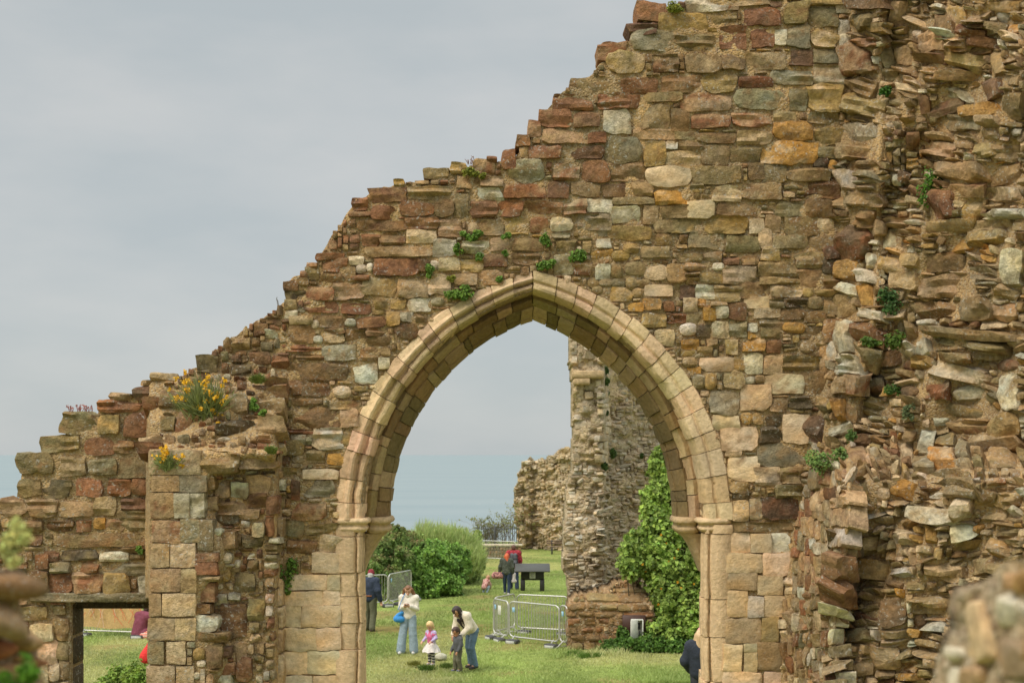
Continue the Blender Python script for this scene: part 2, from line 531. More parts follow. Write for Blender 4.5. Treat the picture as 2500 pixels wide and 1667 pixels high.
class Face:
    """a masonry face seen over an area of the photograph: depth function + occupancy, filled with stones"""
    def __init__(s, Dfun, x0, x1, y0, y1, inside, cell=4, seed=1):
        s.D, s.x0, s.x1, s.y0, s.y1, s.cell = Dfun, x0, x1, y0, y1, cell
        s.nx, s.ny = int((x1 - x0) / cell), int((y1 - y0) / cell)
        cx, cy = np.meshgrid(x0 + (np.arange(s.nx) + 0.5) * cell, y0 + (np.arange(s.ny) + 0.5) * cell)
        s.occ = ~inside(cx, cy)
        s.rng = np.random.default_rng(seed)
    def idx(s, a, b, c, d):
        f = lambda v, o, n: int(np.clip(round((v - o) / s.cell), 0, n))
        return f(a, s.x0, s.nx), f(b, s.y0, s.ny), f(c, s.x0, s.nx), f(d, s.y0, s.ny)
    def frame(s, a, b, c, d):
        pc, qc = (a + c) / 2, (b + d) / 2
        Pc = pix(pc, qc, s.D(pc, qc))
        U = pix(c, qc, s.D(c, qc)) - pix(a, qc, s.D(a, qc)); w = np.linalg.norm(U); U = U / w
        V = pix(pc, b, s.D(pc, b)) - pix(pc, d, s.D(pc, d)); h = np.linalg.norm(V); V = V / h
        N = np.cross(U, V); N /= np.linalg.norm(N)
        return Pc, U, V, N, w, h
    def mark(s, a, b, c, d):
        i0, j0, i1, j1 = s.idx(a, b, c, d)
        s.occ[j0:j1, i0:i1] = True
    def free(s, a, b, c, d):
        i0, j0, i1, j1 = s.idx(a, b, c, d)
        if i1 <= i0 or j1 <= j0: return 0
        return 1 - s.occ[j0:j1, i0:i1].mean()
    def sheet(s, mask_fn, step, buf, col, noise=0.03, thick=0.9, thick_fn=None, nsc=7.0, snap=None, raise_=0.0, tsc=1.3):
        xs = np.arange(s.x0, s.x1 + step, step); ys = np.arange(s.y0, s.y1 + step, step)
        gx, gy = np.meshgrid(xs, ys)
        if snap is not None:
            gy = np.maximum(gy, snap(gx))
        D = s.D(gx, gy)
        p = pix(gx, gy, D)
        if callable(noise): noise = noise(gx, gy)
        p[..., 1] -= raise_(gx, gy) if callable(raise_) else raise_
        p[..., 1] += noise * fbm(p[..., 0] * nsc, p[..., 2] * nsc, p[..., 1] * 2, 31, 3)
        cx, cy = (gx[:-1, :-1] + gx[1:, 1:]) / 2, (gy[:-1, :-1] + gy[1:, 1:]) / 2
        ok = mask_fn(cx, cy) & (np.abs(gy[1:, 1:] - gy[:-1, 1:]) > 0.2)
        ny, nx = gx.shape
        back = p.copy()
        th = thick if thick_fn is None else thick_fn(gx, gy)
        back[..., 1] = back[..., 1] + th
        i, j = np.nonzero(ok)
        f = np.stack([(i + 1) * nx + j, (i + 1) * nx + j + 1, i * nx + j + 1, i * nx + j], 1)
        N = ny * nx
        fb = (f[:, ::-1] + N)
        def side(sel, a, b):
            ii, jj = np.nonzero(sel)
            A = (ii + a[0]) * nx + jj + a[1]; B = (ii + b[0]) * nx + jj + b[1]
            return np.stack([A, B, B + N, A + N], 1)
        pad = np.pad(ok, 1)
        up, dn, lf, rt = ok & ~pad[:-2, 1:-1], ok & ~pad[2:, 1:-1], ok & ~pad[1:-1, :-2], ok & ~pad[1:-1, 2:]
        fs = [side(up, (0, 0), (0, 1)), side(dn, (1, 1), (1, 0)), side(lf, (1, 0), (0, 0)), side(rt, (0, 1), (1, 1))]
        allf = np.concatenate([f, fb] + fs)
        used, inv = np.unique(allf, return_inverse=True)
        v = np.concatenate([p.reshape(-1, 3), back.reshape(-1, 3)])[used]
        t = fbm(v[:, 0] * tsc, v[:, 2] * tsc, v[:, 1], 41, 3)
        cc = col[None] * (1 + 0.22 * t)[:, None] * (1 + t[:, None] * np.array([0.05, 0, -0.08]))
        buf.add(v, inv.reshape(allf.shape), cc)

    def fill(s, par, emit):
        """pack free cells with stones; par(px,py,rng) -> None (leave mortar) or (wmin,wmax,hmin,hmax,emit args)"""
        occ, c = s.occ, s.cell
        for j in range(s.ny):
            i = 0
            while i < s.nx:
                if occ[j, i]:
                    i += 1; continue
                px, py = s.x0 + i * c, s.y0 + j * c
                q = par(px, py, s.rng)
                if q is None:
                    occ[j, i] = True; i += 1; continue
                wmin, wmax, hmin, hmax, args = q
                tw = s.rng.uniform(wmin * 1.2, wmax); thh = s.rng.uniform(hmin * 1.2, hmax)
                i1 = i
                while i1 < s.nx and not occ[j, i1] and (i1 - i) * c < tw: i1 += 1
                j1 = j + 1
                while j1 < s.ny and (j1 - j) * c < thh and not occ[j1, i:i1].any(): j1 += 1
                W, H = (i1 - i) * c, (j1 - j) * c
                if W < wmin or H < hmin:
                    occ[j, i] = True; i += 1; continue
                occ[j:j1, i:i1] = True
                emit(px, py, px + W, py + H, args)
                i = i1

def sdf_leafball(*a): pass

# ------------------------------------------------------------------ the ruined wall: outline and depth
SIL = np.array([(-420, 1400), (-300, 1345), (-60, 1262), (0, 1240), (45, 1218), (55, 1122), (112, 1112), (122, 1082), (158, 1070), (166, 1022), (236, 1012), (246, 985), (300, 975),
                (332, 958), (372, 925), (430, 917), (480, 892), (492, 872), (552, 832), (600, 795), (650, 768), (700, 728), (707, 682), (742, 657),
                (772, 642), (792, 602), (808, 572), (832, 542), (850, 512), (872, 482), (905, 466), (960, 447), (1040, 437), (1100, 417), (1140, 407),
                (1190, 397), (1230, 390), (1262, 370), (1300, 330), (1322, 282), (1352, 242), (1400, 202), (1440, 182), (1468, 152), (1502, 122),
                (1532, 102), (1562, 62), (1582, 27), (1640, 10), (1680, -4), (1705, -60), (1760, -120), (2560, -150), (2760, -150)], float)
def sil(px): return np.interp(px, SIL[:, 0], SIL[:, 1])

XE = np.array([(-200, 2075), (200, 2075), (300, 2060), (350, 2046), (700, 2050), (850, 2030), (960, 2005), (1022, 1990), (1100, 1977), (1150, 1968),
               (1250, 1950), (1300, 1935), (1400, 1920), (1500, 1908), (1760, 1902)], float)
XF = np.array([(-200, 2152), (700, 2140), (900, 2110), (1130, 2070), (1240, 2073), (1340, 2062), (1400, 2060), (1480, 2042), (1560, 2032), (1660, 2050), (1760, 2060)], float)
def xe(py): return np.interp(py, XE[:, 0], XE[:, 1])
def xf(py): return np.interp(py, XF[:, 0], XF[:, 1])
def sst(a, b, x):
    t = np.clip((x - a) / (b - a), 0, 1); return t * t * (3 - 2 * t)

def D_wall(px, py):
    px, py = np.asarray(px, float), np.asarray(py, float)
    px, py = np.broadcast_arrays(px, py)
    d = np.full(px.shape, 15.0)
    # buttress with broken core and the slope that ties it into the wall
    ramp_y = np.clip((py - 905) / 190.0, 0, 1) * 0.42 + 0.13 * sst(1086, 1108, py) + 0.03 * np.sin(px / 23.0 + py / 17.0) * sst(930, 990, py) * (1 - sst(1080, 1100, py))
    sidex = sst(356, 366, px) * (1 - sst(668, 692, px))
    core = 0.26 * sst(500, 560, px - 28 * np.sin(py / 41.0)) * sst(1105, 1150, py)
    d = d - np.clip(ramp_y - core * 0.8, 0, 2) * sidex
    # return face and broken core on the right
    e, f = xe(py), xf(py)
    low = sst(1080, 1190, py)
    t1 = np.clip((px - e) / (f - e), 0, 1)
    d = d - t1 * (0.5 * (1 - low) + 1.5 * low)
    t2 = sst(0, 30, px - f)
    d = d + t2 * (0.10 * (1 - low) + 0.5 * low)
    d = d - np.clip((px - f - 20) / (2500 - f), 0, 1.2) * 1.5
    d = d - np.where(px > e, 0.10, 0.0) * np.sin(px / 37.0 + py / 61.0) * np.clip((px - e) / 60, 0, 1)
    return d

CXA, ZS = 0.225, CAMZ - 0.695
def hs_of(l): return np.interp(l, [0, 1, 2, 3], [1.564, 1.796, 2.08, 2.36])
def rise_of(l): return np.interp(l, [0, 1, 2, 3], [2.18, 2.405, 2.62, 2.83])
def in_arch(X, Z, l):
    h, r = float(hs_of(l)), float(rise_of(l)); R = (h * h + r * r) / (2 * h)
    up = (np.hypot(X - (CXA - h + R), Z - ZS) < R) & (np.hypot(X - (CXA + h - R), Z - ZS) < R)
    return np.where(Z > ZS, up, np.abs(X - CXA) < h)

def in_wall(px, py):
    P = pix(px, py, D_wall(px, py) * 0 + 15.0)
    ok = py > sil(px)
    ok &= ~in_arch(P[..., 0], P[..., 2], 1.9)
    ok &= ~((px > 172) & (px < 366) & (py > 1462))
    return ok
def in_wall_sheet(px, py):
    P = pix(px, py, D_wall(px, py) * 0 + 15.0)
    ok = py > sil(px)
    ok &= ~in_arch(P[..., 0], P[..., 2], 1.45)
    ok &= ~((px > 172) & (px < 364) & (py > 1462))
    return ok

wall = thing("ruined_wall", "tall broken stone wall with a pointed arch, buttress and stepped top", "ruined wall")
W = Face(D_wall, -300, 2720, -152, 1760, in_wall, 4, 7)
mb = Buf()
W.sheet(in_wall_sheet, 6, mb, lin(178, 148, 104), lambda a, b: np.where(((a > 694) & (a < 900) & (b > 1380)) | ((a > 1740) & (a < 1905) & (b > 1180)), 0.006, 0.017), 0.9, lambda a, b: np.where(a < 350, 0.42, 0.92), 8.0, lambda a: sil(a) + 5 + 5 * np.sin(a / 7.0) * np.sin(a / 17.0), lambda a, b: np.where(a > xe(b), 0.0, -0.004))
mb.build("mortar", M_MORTAR, wall)

# stones read off the photograph: crop origin, photo pixels per unit, list of x0 y0 x1 y1 kind (capital = rounded)
CROPS = [
 (1350, 0, 10/3., """98,0,127,9,w 130,0,157,4,t 160,0,180,2,y 188,0,215,4,y 170,2,187,18,e 188,6,207,20,e 207,3,217,10,w 62,2,83,16,r 77,9,111,23,y 116,10,134,19,t
139,7,166,19,r 54,17,76,26,m 57,22,89,38,G 90,25,119,37,e 121,20,143,37,r 146,21,161,35,r 162,22,170,34,w 170,20,187,35,g 190,21,208,35,y 209,15,217,25,w 210,25,217,34,w
33,30,55,47,r 40,38,66,54,Y 73,40,91,53,b 97,40,123,53,t 124,40,141,52,b 142,39,170,51,t 174,37,191,49,m 190,36,216,47,g 191,48,215,62,g 160,52,190,62,g 136,57,160,64,m
110,55,134,68,y 80,55,108,68,b 51,57,76,68,r 13,57,50,69,e 0,69,29,82,r 34,68,54,80,r 55,70,64,80,r 66,69,94,75,t 95,69,131,82,p 133,66,169,80,G 173,65,186,81,g
187,63,212,82,y 16,83,33,94,r 38,82,57,98,w 62,78,86,95,t 87,80,99,96,b 102,84,130,94,r 131,83,160,93,r 161,81,178,91,t 188,82,208,91,e 162,90,189,103,o 136,96,160,106,t
106,98,134,105,b 58,94,88,102,p 89,97,104,102,t 26,97,38,105,r 193,93,211,107,y 6,107,36,117,m 38,100,65,119,G 67,104,81,122,y 82,104,91,109,w 91,104,108,111,t
82,111,107,124,q 109,107,128,121,t 130,108,151,119,e 153,104,193,121,o 193,108,212,116,e 0,120,20,133,p 21,119,41,134,r 44,120,65,133,b 69,122,100,137,C 101,122,138,135,t
143,120,154,132,b 154,120,170,134,e 173,124,202,133,t 191,116,201,123,k 202,118,208,126,O 185,129,211,146,b 13,134,34,144,t 37,134,55,144,b 58,133,74,144,t 75,139,102,150,o
100,135,110,141,e 117,136,137,148,q 138,135,166,147,t 43,145,74,150,t 8,146,24,157,p 25,146,43,156,w 99,147,118,160,c 120,147,150,159,t 164,148,184,159,e 184,146,204,159,b 204,143,216,153,t"""),
 (900, 0, 10/2.24, """88,80,105,87,r 95,71,120,79,p 93,60,111,70,r 87,66,94,75,p 81,74,88,80,r 83,81,88,86,p 73,82,80,93,r 65,86,70,89,r 58,87,68,95,p 45,89,54,95,y 31,92,43,98,t 14,98,19,102,y 48,97,57,103,p 62,97,73,102,p"""),
 (860, 380, 10/3., """113,2,140,20,G 0,31,12,40,r 12,24,39,34,b 40,22,73,32,p 15,37,32,47,r 34,34,59,44,r 61,33,73,45,B 75,28,85,46,e 87,23,110,33,w 111,21,142,31,r 143,20,158,32,m
87,34,106,46,r 107,33,125,45,r 126,34,153,43,r 4,48,41,55,b 41,45,62,54,b 63,47,80,59,p 85,49,92,58,P 95,47,110,58,t 111,46,130,58,y 131,45,143,57,r 145,45,162,56,C
166,43,188,59,g 189,37,211,49,g 213,37,224,50,t 188,52,220,62,y 221,48,235,57,e 7,58,20,67,r 21,56,38,66,b 40,55,61,64,q 8,67,59,74,t 60,62,76,74,w 80,63,99,72,g
100,61,115,70,p 118,61,140,70,t 150,62,164,72,e 169,63,175,71,t 178,61,190,67,w 176,68,190,75,o 198,65,211,71,y 212,66,233,75,t 221,58,235,66,t 16,76,48,88,r 3,80,10,86,W
11,79,15,85,W 58,77,63,84,W 64,75,78,85,c 80,76,95,85,y 97,72,113,81,b 117,72,137,80,b 148,73,161,87,g 162,78,175,88,p 190,70,203,77,Y 201,78,214,88,T 214,80,230,91,C
189,80,198,90,T 178,80,188,91,w 224,77,232,82,T 48,77,57,85,m 0,87,12,91,r 7,90,31,103,t 33,90,54,104,p 54,87,72,102,c 75,87,91,95,p 91,84,110,95,p 112,82,122,85,p
17,106,26,112,e 28,105,39,113,e 41,105,57,114,w 58,104,67,110,G 4,118,24,126,b 25,114,35,125,y 36,115,45,121,w 33,124,47,134,B 10,127,23,132,b 11,133,28,139,b 5,140,20,150,b
20,148,27,156,w 173,90,181,96,T 180,90,190,96,G 190,90,200,96,G 201,90,208,98,T 208,91,219,96,T 176,96,183,101,T 187,96,204,107,Y 205,97,213,104,T 215,95,234,103,c 202,108,213,114,o
212,105,225,113,y 213,115,230,126,y 228,107,235,114,r 231,115,235,121,m 222,126,235,139,c"""),
 (1500, 500, 10/3., """35,0,54,10,t 29,11,62,21,e 63,8,97,21,y 99,11,109,21,c 111,8,122,20,t 124,9,148,23,e 148,10,160,20,c 105,16,116,32,C 116,22,141,32,g 143,22,159,33,t 28,22,53,33,t
55,20,80,33,g 82,23,105,35,e 108,31,120,41,y 132,35,153,46,t 153,31,163,40,m 152,41,163,51,k 134,47,150,60,t 105,42,133,53,t 107,53,135,58,t 81,45,102,58,q 80,39,91,44,m
92,38,106,44,t 46,36,64,42,t 65,35,78,42,t 51,43,71,48,p 73,43,80,48,W 52,49,62,53,t 53,54,62,58,t 63,49,80,58,e 39,44,52,58,T 47,59,60,69,m 60,59,74,69,w 74,59,91,63,t
74,65,92,71,t 91,56,112,69,t 114,59,137,68,t 138,61,145,67,Y 147,63,165,67,y 152,52,165,60,t 51,68,60,79,c 61,69,70,75,o 36,70,49,78,r 70,71,83,74,t 95,67,114,76,c
114,69,125,75,g 125,69,141,75,k 141,67,153,76,T 153,70,165,80,t 39,80,53,87,m 53,80,63,88,t 65,76,74,85,o 74,75,83,83,w 83,72,96,84,b 102,76,120,83,q 121,77,139,84,b
139,78,154,86,b 72,85,84,98,c 84,85,96,97,g 98,87,104,93,w 98,93,106,98,o 106,83,123,91,e 107,91,121,98,e 124,86,139,94,O 137,90,157,100,b 31,90,48,103,c 48,87,60,96,W
60,88,71,96,k 49,99,61,106,o 68,99,75,103,t 81,99,90,110,y 94,98,110,107,o 111,99,121,109,r 136,100,146,109,T 61,104,71,110,t 50,112,60,118,T 53,119,63,123,o 63,112,88,122,c
88,110,95,121,y 95,109,108,123,w 109,110,122,123,p 123,110,150,121,e 150,104,158,124,y 57,124,66,134,G 66,123,74,135,Y 80,122,95,134,t 96,126,103,131,G 103,125,110,130,T
110,124,138,138,c 138,122,158,139,t 70,137,92,153,g 93,132,114,151,c 114,142,126,152,t 129,139,143,149,k"""),
 (1600, 900, 10/3., """42,34,61,45,c 63,32,71,40,Y 71,32,78,40,y 80,35,92,43,k 76,43,92,56,k 93,33,113,54,c 112,36,124,54,m 48,43,74,60,c 50,60,64,64,c 53,64,75,82,c 75,54,113,71,g 73,72,91,85,q
90,72,108,75,t 92,76,106,84,t 88,85,108,95,e 54,83,67,90,t 57,90,70,95,k 56,96,68,111,c 69,95,78,110,c 78,95,106,110,m 56,112,101,119,e 50,120,69,135,c 70,121,84,134,c
85,120,98,134,w 51,135,78,149,c 79,135,100,151,c"""),
 (1716, 1145, 10/3., """15,75,39,88,q 40,78,58,92,q 18,89,32,108,q 33,93,44,108,w 45,93,59,108,c 16,109,42,127,q 43,108,55,126,t 15,128,28,147,c 30,128,39,133,c 30,134,39,148,q 40,127,58,147,t
15,148,42,160,c 45,148,59,160,c 107,10,130,23,e 91,14,100,22,m 95,16,107,28,p 94,26,108,42,p 107,34,124,44,m 93,44,104,57,w 103,46,118,63,k 116,50,130,65,y 98,65,110,82,r
110,68,119,82,k 97,83,106,100,r 104,83,118,98,k 95,93,104,103,r 131,95,148,115,m 106,106,131,110,r 107,118,123,127,e 124,130,145,145,q 112,140,124,150,p 156,104,164,115,M
115,67,137,81,y 137,9,160,22,o 165,2,197,12,t 128,14,137,21,C 178,11,200,21,g 182,22,198,36,w 200,15,214,27,t 217,16,235,29,T 160,29,182,40,w 205,30,226,38,t 183,40,200,48,w
183,50,210,59,y 164,44,171,54,o 213,53,224,65,Y 195,66,225,78,t 163,68,190,80,q 138,73,153,80,w 155,92,184,107,t 162,112,180,120,w 150,80,162,88,y 215,44,235,50,t"""),
 (440, 620, 10/3., """100,0,120,4,r 105,3,121,13,r 93,7,100,12,b 92,10,101,19,e 88,12,93,17,r 124,2,134,8,w 102,15,120,22,b 122,10,128,20,t 76,20,86,27,m 86,18,94,24,b 77,27,92,33,k
93,24,112,34,r 113,22,133,33,p 77,34,85,41,t 91,35,115,43,r 117,37,140,44,r 92,42,110,45,b 77,42,86,47,w 87,40,91,43,W 100,45,119,54,b 97,49,101,54,W 121,48,128,53,W
81,46,96,51,t 64,47,74,52,b 55,51,64,57,b 55,56,62,60,m 63,57,71,62,w 79,52,98,65,b 92,56,96,62,W 98,60,104,65,W 106,55,120,58,b 106,58,120,65,t 122,55,136,66,b
105,66,129,78,g 32,64,37,72,b 37,62,52,69,t 42,59,52,64,b 76,67,104,71,r 86,74,104,78,b 12,77,27,88,e 39,76,44,80,m 38,82,52,89,k 51,73,67,82,m 67,75,80,83,r 71,80,126,92,b
128,80,145,95,w 146,77,153,84,w 62,94,78,105,r 54,95,62,100,m 80,93,89,103,r 90,92,108,105,b 83,104,103,111,b 112,97,125,105,C 110,108,132,113,p 122,103,133,110,p
84,112,115,128,B 117,114,130,127,p 58,120,76,132,p 60,107,77,118,t 38,105,50,118,p 81,129,97,132,r 98,128,119,143,w 120,132,127,144,e 82,132,92,139,g 79,137,90,147,e
92,144,107,153,t 108,146,121,154,o 83,148,90,152,t 27,124,55,134,k"""),
 (0, 880, 10/3., """97,19,119,29,m 80,24,97,29,p 73,28,103,38,r 105,29,119,37,r 119,22,135,37,b 111,10,129,15,p 104,15,112,18,p 45,38,69,54,e 73,40,88,54,y 93,38,116,55,r 118,42,128,52,t
130,38,141,54,p 31,55,58,67,e 62,57,83,69,r 84,58,98,68,p 102,57,120,61,p 100,61,119,68,r 121,55,128,63,t 12,68,40,83,e 44,70,63,84,p 66,72,86,84,g 87,72,109,86,e
12,87,31,99,e 32,87,52,100,k 56,86,75,99,r 79,86,96,99,r 98,86,109,98,r 0,102,18,114,t 20,101,42,115,p 45,103,69,114,p 70,100,84,113,p 88,101,109,110,m 86,110,109,115,e
8,117,32,126,b 34,118,54,125,m 56,117,66,125,r 69,115,77,123,o 77,116,89,125,p 89,115,107,124,e 40,127,109,136,b 44,139,73,146,k 74,140,94,147,w 80,137,109,141,b 55,146,72,155,r
74,148,109,157,g 36,148,52,155,g 32,140,44,147,r 26,142,36,153,r
110,66,147,83,q 148,66,175,83,t 176,69,204,80,t 112,84,131,96,p 132,84,151,96,g 111,97,127,115,p 128,97,139,115,g 140,97,150,115,g 112,117,132,133,p 133,116,148,133,g
111,134,124,151,p 125,134,143,151,q"""),
 (0, 1275, 2.5, """28,47,49,65,b 50,50,71,69,r 72,50,100,70,p 103,50,127,71,y 135,52,144,70,g 17,82,45,95,t 30,98,52,116,c 52,93,67,114,t 37,114,58,138,c 58,114,67,133,t 37,139,48,157,c
49,136,58,155,c 59,134,67,152,t 49,156,67,170,c"""),
 (300, 1145, 10/3., """21,73,42,89,p 43,73,54,90,q 20,91,28,107,p 30,91,53,107,q 19,109,38,125,q 39,109,53,125,q 19,126,30,142,g 33,126,46,142,q 18,144,38,157,q 40,144,52,157,q
67,9,79,20,p 80,10,92,21,w 92,5,108,20,p 60,6,67,15,t 59,21,70,30,p 70,24,92,33,b 64,33,85,40,k 72,28,76,32,W 84,30,100,36,p 55,37,66,59,g 66,44,72,49,W 67,46,82,58,b
95,38,104,49,g 88,49,103,57,k 54,62,70,67,r 54,68,69,77,r 74,61,80,68,W 82,66,86,71,W 73,72,78,82,Y 82,76,97,90,k 55,83,67,97,r 69,84,73,87,W 66,91,77,100,g 78,90,86,96,w
51,99,64,105,b 72,97,92,124,m 50,107,69,119,W 44,119,54,134,r 55,119,77,127,b 52,131,60,139,Y 62,128,72,145,b 70,129,80,137,m 82,126,90,140,p 55,140,60,144,W 72,142,82,151,r
84,138,94,155,r 92,94,104,110,e 52,149,56,153,W 68,150,80,157,w 90,17,105,28,b 105,20,113,33,r 105,36,110,49,r 111,36,117,49,t
124,8,129,23,m 130,8,156,21,g 131,0,158,7,c 124,24,150,37,p 119,38,132,49,e 133,40,155,47,e 144,48,159,61,c 121,52,142,62,b 139,61,159,76,c 118,66,130,76,t 120,77,149,88,c
150,77,159,88,c 118,89,147,100,c 147,88,159,99,c 118,100,131,115,q 132,100,159,115,c 118,116,142,132,c 143,116,159,132,c 118,133,135,150,c 136,133,159,150,c 118,151,139,164,c
140,151,159,164,c 112,80,117,100,q 112,101,117,116,c 112,117,117,134,c 112,135,117,164,q"""),
 (1916, 0, 10/4.02, """103,1,119,26,p 65,0,100,10,m 66,13,88,31,E 65,36,88,45,r 57,46,88,75,p 62,77,92,94,b 61,94,99,116,y 58,123,95,142,g 53,142,98,157,t 110,47,128,66,P 135,33,155,53,p
135,53,157,64,b 162,8,176,25,y 175,12,199,22,p 148,18,165,31,b 145,13,154,25,p 128,30,134,38,W 151,30,170,40,w 170,28,197,35,r 163,38,178,50,o 178,36,213,47,r 183,46,207,54,b
158,51,197,69,y 205,53,215,74,t 152,69,195,80,p 196,78,214,99,m 152,88,191,98,w 132,93,142,112,r 140,100,178,112,b 180,103,210,114,o 150,114,192,130,g 214,91,235,118,t
120,130,132,147,r 133,130,145,140,b 140,141,170,154,p 95,48,111,70,E 98,98,116,104,g 223,125,235,132,w 210,10,222,22,W 188,140,205,154,y 205,140,230,157,t 199,0,235,10,y
200,22,220,31,g 221,24,232,33,O"""),
 (1916, 390, 10/4.02, """150,3,188,20,p 193,6,235,23,t 163,24,197,37,p 203,28,233,43,q 145,32,165,56,r 176,41,194,60,Y 205,51,235,59,w 140,59,186,71,t 186,62,226,75,t 160,76,195,91,o
184,75,220,84,e 132,92,180,109,b 212,86,234,120,w 136,115,186,135,p 205,125,231,136,t 50,65,84,100,M 54,97,75,120,o 70,50,90,66,b 88,60,100,76,p 95,70,114,88,w 108,88,117,94,o
97,97,117,112,y 120,93,131,106,y 104,110,130,127,t 118,118,136,130,t 81,91,90,107,W 77,109,90,123,W 54,125,75,135,w 76,124,86,144,o 51,136,70,155,t 70,147,94,156,w 98,144,118,157,c
135,140,175,157,b 176,135,201,157,t 205,142,229,157,p 152,138,176,147,P 60,32,95,46,t 65,48,90,55,b 56,14,70,30,w 110,14,116,24,w 116,12,125,24,m 110,40,122,48,w"""),
 (1916, 780, 10/4.02, """38,0,56,22,p 53,5,70,32,w 70,4,86,20,r 117,5,130,22,t 112,4,119,12,G 147,20,222,28,e 137,10,223,19,t 152,33,182,42,e 183,28,225,40,t 95,30,117,45,M 75,28,95,48,e
52,35,75,55,w 42,24,54,41,W 34,24,42,52,y 107,16,114,30,Y 112,26,132,39,w 132,20,145,36,w 130,38,143,49,y 118,40,130,50,B 139,46,203,60,w 210,40,229,50,M 213,51,229,90,w
137,61,162,79,m 167,63,200,79,W 84,55,100,77,k 65,54,84,75,p 52,55,64,72,t 112,66,130,75,M 140,83,204,95,e 204,92,229,115,Y 75,80,105,96,e 60,80,72,100,b 52,76,60,100,o
24,98,39,120,m 45,103,64,113,w 67,98,81,108,p 70,115,85,127,M 65,117,69,127,W 132,106,146,130,w 150,114,170,128,e 115,122,125,138,C 127,135,147,150,g 147,133,168,146,o
172,120,183,140,g 183,116,230,130,t 199,133,230,148,t 137,152,180,156,t 166,102,200,112,p 145,97,165,103,w 62,130,80,148,p"""),
]

bufs = {n: Buf() for n in ("masonry", "dressed", "buttress", "rubble")}
def wall_zone(px, py):
    if px > xe(py): return "return" if (py > 1140 and px < xf(py)) else "rubble"
    if 362 < px < 694 and 800 < py < 1100: return "slope"
    if 362 <= px < 508 and py >= 1090: return "bashlar"
    if 508 <= px < 694 and py >= 1090: return "bcore"
    if px < 362: return "left"
    if 688 <= px < 845 and py > 1385: return "ashlar"
    if 1755 <= px and py > 1290: return "ashlar"
    return "main"

def emit_wall(a, b, c, d, k, listed=False):
    rng = W.rng
    pebble = k.isupper(); kk = k.lower()
    z = wall_zone((a + c) / 2, (b + d) / 2)
    if not listed:
        g = 1.5 if z in ("ashlar", "bashlar") else rng.uniform(-0.5, 1.5)
        a, b, c, d = a + g, b + g * 0.8, c - g, d - g * 0.8
    else:
        a, b, c, d = a - 4.2, b - 3.2, c + 4.2, d + 3.2
    if z in ("rubble", "return"):
        P, U, V, N, w, h = W.frame(a, b, c, d)
    else:
        dc = float(D_wall((a + c) / 2, (b + d) / 2)); P = pix((a + c) / 2, (b + d) / 2, dc); w, h = (c - a) / F * dc, (d - b) / F * dc
        an = rng.normal(0, 0.012); U, V, N = np.array([math.cos(an), 0, math.sin(an)]), np.array([-math.sin(an), 0, math.cos(an)]), np.array([0, -1.0, 0.0])
        if z == "slope": N = np.array([0, -0.86, 0.5]); 
    col = PAL[kk] * rng.uniform(0.80, 1.22) * (1 + rng.normal(0, 0.03, 3))
    s2 = SECOND[kk]; col2 = PAL[s2[rng.integers(len(s2))]] * rng.uniform(0.75, 1.15)
    sand = np.array([0.38, 0.285, 0.155]) * rng.uniform(0.7, 1.15)
    bl = 0.05 if kk == "w" else 0.30 if z == "rubble" else (0.20 if kk in "royg" else 0.16)
    col = col * (1 - bl) + sand * bl
    buf = bufs["masonry"]; proud = rng.uniform(0.03, 0.065); kq, pq, st, rough, tj, cj = rng.uniform(0.0, 0.32), rng.uniform(7, 14), 0.0, 1.0, 0.05, 0.13
    if rng.random() < 0.7 and w > h * 1.2 and not pebble: st = rng.uniform(0.7, 1.6)
    back = 0.16
    if z == "rubble":
        buf = bufs["rubble"]; proud = rng.uniform(0.05, 0.17); rough = 1.1; tj = 0.14; cj = 0.18; kq = rng.uniform(0, 0.3); pq = rng.uniform(7, 12)
        ang = rng.normal(0, 0.12); U, V = U * math.cos(ang) + V * math.sin(ang), V * math.cos(ang) - U * math.sin(ang)
        N = N + 0.14 * rng.normal(0, 1) * U + 0.14 * rng.normal(0, 1) * V; N /= np.linalg.norm(N)
    elif z == "return":
        buf = bufs["rubble"]; proud = rng.uniform(0.02, 0.07)
    elif z in ("bcore", "slope"):
        buf = bufs["buttress"]; proud = rng.uniform(0.05, 0.11); tj = 0.14; cj = 0.16
    elif z == "bashlar":
        buf = bufs["buttress"]; proud = rng.uniform(0.028, 0.042); kq, pq, rough, tj, cj, st = 0.10, 14, 0.4, 0.015, 0.025, 0
    elif z == "ashlar" or (z == "main" and kk in "c" and w > 0.3):
        buf = bufs["dressed"]; proud = rng.uniform(0.03, 0.045); kq, pq, rough, tj, cj, st = 0.12, 12, 0.55, 0.02, 0.04, 0
        if py_top(b): cj = 0.08
    elif z == "left":
        proud = rng.uniform(0.04, 0.08); kq = rng.uniform(0.15, 0.5)
    if pebble and min(w, h) < 0.17: kq, pq, st = 0.95, 2.6, 0; proud = min(w, h) * 0.36
    elif pebble: kq, pq, st = 0.72, 4.2, rng.uniform(0, 0.5)
    proud = min(proud, (1.3 if z == 'rubble' else 0.5) * min(w, h) + 0.02)
    if b < sil((a + c) / 2) + 26 or (z == "left" and b < sil(a) + 30): back = 0.34
    stone(buf, P, U, V, N, w, h, proud, col, rng, kq, pq, st, back, 0.028, rough, tj, cj, col2 if z not in ('ashlar',) else None)
def py_top(b): return b < 1300

